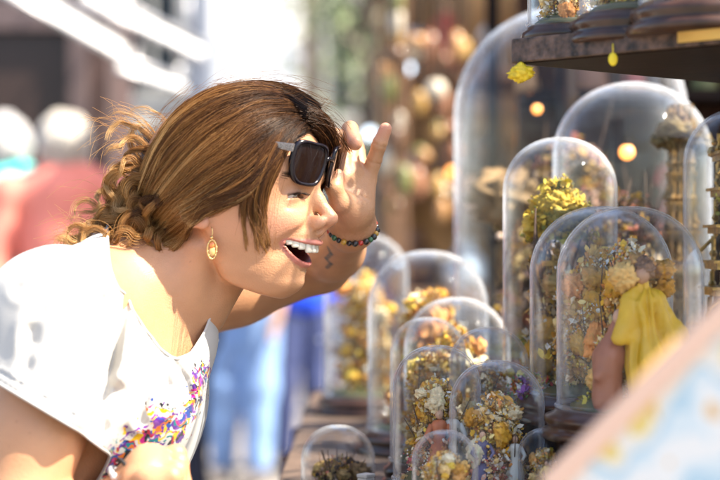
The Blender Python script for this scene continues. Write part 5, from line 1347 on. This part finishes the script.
# ---- people in the street
def passer(label, x, y, h, top_c, leg_c, hair_c, seed, rz=0, build=1.0, skirt=False, long_hair=False, drop=0):
    """standing figure h metres tall, facing -x before turning by rz"""
    t = thing('person', label, 'person', (x, y, 0), rz=rz); s = h / 1.72
    A = lambda *a: np.array(a, float) * s
    w_ = build; bd = Body()
    bd.ell(A(0, 0, 1.60 - drop), A(.095, .075, .118), .02); bd.cone(A(.01, 0, 1.52 - drop), A(.012, 0, 1.42), .05 * s, .055 * s, .03)
    bd.ell(A(-.088, 0, 1.59 - drop), A(.02, .012, .02), .012)
    bd.cone(A(.01, 0, 1.36), A(0, 0, 1.10), .115 * s * w_, .105 * s * w_, .05)
    for g in (-1, 1):
        bd.cone(A(.01, .09 * g, 1.37), A(.01, .17 * g, 1.38), .06 * s, .052 * s, .04)
        bd.chain([A(.01, .18 * g, 1.37), A(.03, .235 * g, 1.10), A(-.06, .23 * g, .88)], [.05 * s, .036 * s, .026 * s], .02)
        bd.cone(A(-.06, .23 * g, .88), A(-.085, .225 * g, .80), .028 * s, .020 * s, .01)
        for k in range(4): bd.cone(A(-.075 - .012 * k, .225 * g, .82), A(-.09 - .012 * k, .22 * g, .745), .009 * s, .007 * s, .004)
        bd.cone(A(-.05, .215 * g, .85), A(-.085, .19 * g, .80), .011 * s, .008 * s, .006)
        bd.chain([A(0, .08 * g, .95), A(-.02 * g, .09 * g, .50), A(.0, .095 * g, .09)], [.088 * s, .056 * s, .038 * s], .03)
        bd.cone(A(0, .095 * g, .05), A(-.15, .10 * g, .04), .038 * s, .03 * s, .03)
    v, q = polygonise(bd, A(-.35, -.40, 0), A(.3, .40, 1.78), .011); cc = np.tile([.50, .31, .22], (len(v), 1)); mesh_np('body', v, q, m_skin2, t, (0, 0, 0), cc)
    tp = Body(); tp.cone(A(.01, 0, 1.37), A(0, 0, 1.02), .132 * s * w_, .150 * s * w_, .05)
    for g in (-1, 1):
        tp.cone(A(.01, .09 * g, 1.37), A(.01, .17 * g, 1.375), .074 * s, .068 * s, .05); tp.chain([A(.01, .18 * g, 1.37), A(.03, .235 * g, 1.12), A(-.02, .235 * g, 1.0)], [.067 * s, .055 * s, .05 * s], .02)
        tp.cone(A(0, .05 * g, 1.0), A(0, .06 * g, .98), .135 * s * w_, .125 * s * w_, .03)
    tp.fn(lambda p: .006 * vnoise(p, seed, 2, 16), 0, 'd'); tp.fn(lambda p: rcone(p, A(.012, 0, 1.6), A(.012, 0, 1.43), .075 * s, .07 * s), .01, 's')
    v, q = polygonise(tp, A(-.35, -.42, .75), A(.3, .42, 1.55), .013); mesh_np('shirt', v, q, mat('cloth_%d' % seed, top_c, .85, noise=.12, nscale=12), t)
    lg = Body()
    for g in (-1, 1): lg.chain([A(0, .08 * g, .95), A(-.02 * g, .092 * g, .50), A(.0, .097 * g, .11)], [.108 * s * w_, .076 * s * w_, .062 * s], .03)
    lg.cone(A(0, -.05, .98), A(0, .05, .98), .112 * s * w_, .112 * s * w_, .04); lg.fn(lambda p: .005 * vnoise(p, seed + 3, 3, 20), 0, 'd')
    v, q = polygonise(lg, A(-.35, -.42, .0), A(.3, .42, 1.15), .013); mesh_np('trousers', v, q, mat('denim_%d' % seed, leg_c, .85, noise=.25, nscale=9), t)
    for g in (-1, 1):
        sh = Body(); sh.cone(A(.02, .096 * g, .05), A(-.15, .10 * g, .04), .047 * s, .038 * s, .03); v, q = polygonise(sh, A(-.25, .096 * g - .1, 0), A(.12, .096 * g + .1, .13), .011); v[:, 2] = np.maximum(v[:, 2], .003); mesh_np('shoe', v, q, mat('shoe_%d' % seed, (.10, .09, .09), .6), t)
    hr = Body(); hr.ell(A(.018, 0, 1.625 - drop), A(.108, .094, .112), .02); 
    if long_hair: hr.ell(A(.06, 0, 1.52), A(.06, .085, .14), .04)
    hr.fn(lambda p: .013 * vnoise(p, seed + 9, 3, 45), 0, 'd'); hr.fn(lambda p: ellip(p, A(-.10, 0, 1.56 - drop), A(.085, .085, .10)), .015, 's')
    v, q = polygonise(hr, A(-.2, -.2, 1.3), A(.25, .2, 1.78), .009); mesh_np('hair', v, q, mat('hair_%d' % seed, hair_c, .75, noise=.2, nscale=40, sheen=.3), t)
    return t
m_skin2 = mat('skin_passers', rough=.5, attr=True, sss=.2, sss_scale=.005)
def px_x(px, d): return (px - 360) * K * d
passer('white-haired passer-by in a coral top seen from behind', px_x(64, 6.3), 6.3, 1.90, (.80, .24, .18), (.10, .11, .14), (.42, .38, .33), 301, rz=-1.35, build=1.05, drop=.085)
passer('grey-haired passer-by in a teal top at the left edge', px_x(6, 6.6), 6.6, 1.92, (.01, .48, .46), (.02, .08, .40), (.36, .35, .35), 302, rz=-1.7, drop=.085)
passer('passer-by in light blue jeans behind the woman', px_x(241, 9.4), 9.4, 1.85, (.62, .62, .66), (.22, .36, .66), (.10, .06, .04), 303, rz=1.2, build=1.3, long_hair=True)
passer('passer-by in a bright blue top and dark jeans', px_x(300, 10.0), 10.0, 1.75, (.01, .07, .75), (.035, .05, .14), (.04, .03, .02), 304, rz=1.9, build=.95)
passer('passer-by in dark clothes between the woman and the jeans', px_x(176, 6.6), 6.6, 1.5, (.03, .03, .05), (.015, .017, .035), (.05, .03, .02), 305, rz=.6)
passer('passer-by in pale pink far down the street', px_x(272, 12.5), 12.5, 1.7, (.66, .50, .52), (.45, .42, .46), (.2, .12, .07), 306, rz=1.5)

# ---- second stall, brown uprights and shelves hung with goods
st = thing('market_stall', 'brown wooden market stall crowded with hanging goods', 'market stall', (.75, 6.0, 0)); so_ = np.array(st.location)
X0, X1 = px_x(398, 6.0), 3.2
for x in (X0, X0 + .95, X0 + 1.9, X1):
    for y in (5.9, 6.9):
        b = MB(); b.box((x, y, 1.5), (.07, .07, 3.0)); b.build('post', m_brown, st, so_, smooth=False)
for z in (.75, 1.15, 1.55, 1.95, 2.35):
    b = MB(); b.box(((X0 + X1) / 2, 6.45, z), (X1 - X0 + .1, .8 if z < 2 else .5, .035)); b.build('shelf', m_brown, st, so_, smooth=False)
b = MB(); b.box(((X0 + X1) / 2, 6.98, 1.4), (X1 - X0 + .1, .03, 2.7)); b.build('back_panel', mat('brown_back_cloth', (.60, .34, .15), .9, noise=.6, nscale=3), st, so_, smooth=False)
b = MB(); b.box(((X0 + X1) / 2, 6.4, 3.05), (X1 - X0 + .3, 1.5, .05)); b.build('canopy', mat('ochre_canvas', (.45, .28, .12), .8), st, so_, smooth=False)
def vase(b, c, s, cc, r):
    pr = [(0, 0), (.3, 0), (.45, .15), (.5, .35), (.34, .6), (.16, .75), (.2, .85), (.24, .88)]; b.lathe([(x * s * .8, z * s) for x, z in pr], c, 14, cc)
kinds_ = ['vase', 'ornament', 'doll', 'basket']
adj = ['small', 'round', 'tall', 'squat', 'slim', 'bulging']
cn = {'ochre': (.62, .36, .10), 'rust': (.38, .17, .09), 'cream': (.75, .66, .52), 'brown': (.16, .08, .04), 'red': (.55, .06, .05), 'pale blue': (.45, .58, .70), 'olive': (.22, .22, .07), 'orange': (.62, .33, .13), 'white': (.78, .77, .75), 'pink': (.70, .38, .36)}
used_ = set(); rk = np.random.default_rng(88); n_g = 0
m_goods = mat('glazed_goods', attr=True, rough=.3, coat=.3)
for zi, z in enumerate((.77, 1.17, 1.57, 1.97)):
    x = X0 + .07
    while x < X0 + 1.9:
        while True:
            kd = kinds_[rk.integers(3)]; nm = list(cn)[rk.integers(len(cn))]
            if (kd, nm, zi) not in used_: used_.add((kd, nm, zi)); break
        cc = np.array(cn[nm]); s = rk.uniform(.13, .26); c = (0, 0, 0)
        t = thing({'vase': 'vase', 'ornament': 'bauble', 'doll': 'doll'}[kd], '%s %s on the %s shelf of the brown stall' % (nm, {'vase': 'vase', 'ornament': 'bauble on a foot', 'doll': 'doll in a gown'}[kd], ('lowest', 'second', 'third', 'top')[zi]), {'vase': 'vase', 'ornament': 'bauble', 'doll': 'doll'}[kd], (x, 6.22 + rk.uniform(-.06, .1), z), 'goods on the shelves of the brown stall')
        b = MB()
        if kd == 'vase': vase(b, c, s, cc, rk); b.build('body', m_goods, t)
        elif kd == 'ornament': b.ball((0, 0, s * .45), s * .32, 16, 10, cc); b.build('ball', m_goods, t); b = MB(); b.lathe([(0, 0), (s * .2, 0), (s * .06, s * .05), (s * .06, s * .15)], n=12, col_=cc * .5); b.build('foot', m_goods, t)
        else: figurine(t, (0, 0, 0), s * 1.3, tuple(cc), rk)
        x += rk.uniform(.10, .19); n_g += 1
# hanging strings of goods at the street corner of the stall
combo = [(a_, b_, c__) for a_ in ('ochre', 'rust', 'brown', 'cream', 'olive', 'orange') for b_ in ('round', 'elongated') for c__ in ('high', 'mid-height', 'low')]
combo = sorted(set(combo)); rk.shuffle(combo)
for i, (nm, shp_, hgt_) in enumerate(combo[:44]):
    px = rk.uniform(384, 470); py = {'high': rk.uniform(-4, 60), 'mid-height': rk.uniform(70, 140), 'low': rk.uniform(150, 220)}[str(hgt_)]; d = rk.uniform(5.3, 5.8); p = P(px, py, d); cc = np.array(cn[str(nm)]) * .8; s = rk.uniform(.018, .034)
    t = thing('hanging_bauble', '%s %s bauble hanging %s on a cord from the stall canopy' % (shp_, nm, hgt_), 'bauble', p, 'baubles hanging from the stall canopy')
    b = MB(); b.ball((0, 0, 0), (s, s, s * (1.0 if shp_ == 'round' else 1.9)), 14, 10, cc); b.build('ball', m_goods, t); b = MB(); b.tube([(0, 0, s * .8), (0, .0, 3.05 - p[2])], .003, 5, (.1, .07, .05)); b.build('cord', m_col, t)
# small cool globes given a glow of their own, and one warm bulb
for k, (px, py, d, r_) in enumerate([(408, 68, 6.0, .018), (370, 133, 6.8, .020), (398, 262, 5.0, .008), (385, 20, 7.2, .012), (452, 172, 5.6, .014), ]):
    bulb(px, py, d, r_, m_cool if k != 4 else m_bulb, ['brightest cool white globe left of the tallest dome', 'soft white globe just above the raised fingers', 'tiny white globe at the edge of the near dome', 'white globe near the top of the picture', 'warm bulb in front of the brown shelves', 'faint white globe right of the raised hand', 'white globe low by the tall blurred dome'][k], zdrop=.6)
for k, (px, py, d, r_) in enumerate([(664, 130, 2.55, .010), (627, 152, 2.55, .011), (537, 109, 2.9, .007)]):
    bulb(px, py, d, r_, m_bulb, ['glowing orange bulb inside the shade of the large dome, right one', 'glowing orange bulb behind the large dome, left one', 'small orange bulb behind the tallest dome', 'small orange bulb low behind the tall narrow dome', 'orange bulb behind the gilded tower', 'orange bulb close under the dark board'][k], zdrop=.4)
# back of the near stall: dark boards with a few shelves of shadowed goods
bk = thing('back_board', 'dark brown boarded back wall of the dome stall', 'board', (1.2, 3.3, 0)); bo_ = np.array(bk.location)
for i in range(9):
    b = MB(); b.box((px_x(520, 3.3) + .09 + i * .185, 3.35, 1.15), (.18, .03, 2.3)); b.build('plank', mat('brown_wall_board', (.05, .022, .014), .7, noise=.5, nscale=9, spec=.15), bk, bo_, smooth=False, bevel=.003)
for z in (1.35, 1.62, 1.9):
    b = MB(); b.box((px_x(520, 3.3) + .83, 3.24, z), (1.66, .18, .02)); b.build('ledge', m_board, bk, bo_, smooth=False)
for zi, z in enumerate((1.361, 1.631)):
    x = px_x(528, 3.2)
    nms = list(cn); rk.shuffle(nms)
    for nm in nms:
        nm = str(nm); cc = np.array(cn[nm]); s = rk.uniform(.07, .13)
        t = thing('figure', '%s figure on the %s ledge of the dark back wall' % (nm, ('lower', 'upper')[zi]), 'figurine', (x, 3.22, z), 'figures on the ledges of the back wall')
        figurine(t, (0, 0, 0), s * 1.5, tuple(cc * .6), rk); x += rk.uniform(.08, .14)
cp = thing('canopy', 'added canvas canopy, above the view, shading the back wall of the dome stall', 'canopy', (1.9, 3.5, 2.5)); co_ = np.array(cp.location)  # cloth overhead out of view, added to keep sun off the back boards
b = MB(); V = [(.32 + 3.4 * i / 20, 2.78 + 1.6 * j / 8, 2.50 - .03 * math.sin(i * 1.1) - .02 * math.sin(j * 1.7)) for i in range(21) for j in range(9)]
b.add(V, [(i * 9 + j, i * 9 + j + 1, (i + 1) * 9 + j + 1, (i + 1) * 9 + j) for i in range(20) for j in range(8)]); o_ = b.build('cloth', mat('brown_canvas', (.16, .09, .05), .9), cp, co_); o_.modifiers.new('s', 'SOLIDIFY').thickness = .006
for x in (.34, 3.7):
    for y in (2.8, 4.36): b = MB(); b.tube([(x, y, 0), (x, y, 2.5)], .018, 8); b.build('pole', m_board, cp, co_)
# pale flowers and cloth goods at the left end of the table, blurred
fs_ = thing('flower_stand', 'pale blurred stand of white, rose and brown flowers beyond the table end', 'flower stand', (px_x(366, 4.0), 4.0, 0)); 
b = MB(); b.tube([(0, 0, 0), (0, 0, 1.0)], .02, 10, (.3, .25, .22)); b.lathe([(0, 0), (.2, 0), (.2, .02), (0, .03)], n=24, col_=(.3, .25, .22)); b.build('stand', m_col, fs_)
r = np.random.default_rng(5); b = cloud(200, (.09, .55, 1.35), r, [(.80, .78, .78), (.82, .80, .80), (.75, .72, .76), (.70, .30, .34), (.35, .16, .10), (.6, .4, .3)], .035); b.build('flowers', m_col, fs_)
b = cloud(90, (.09, .5, 1.1), r, [(.12, .14, .04), (.3, .2, .1)], .03); b.build('leaves', m_col, fs_)
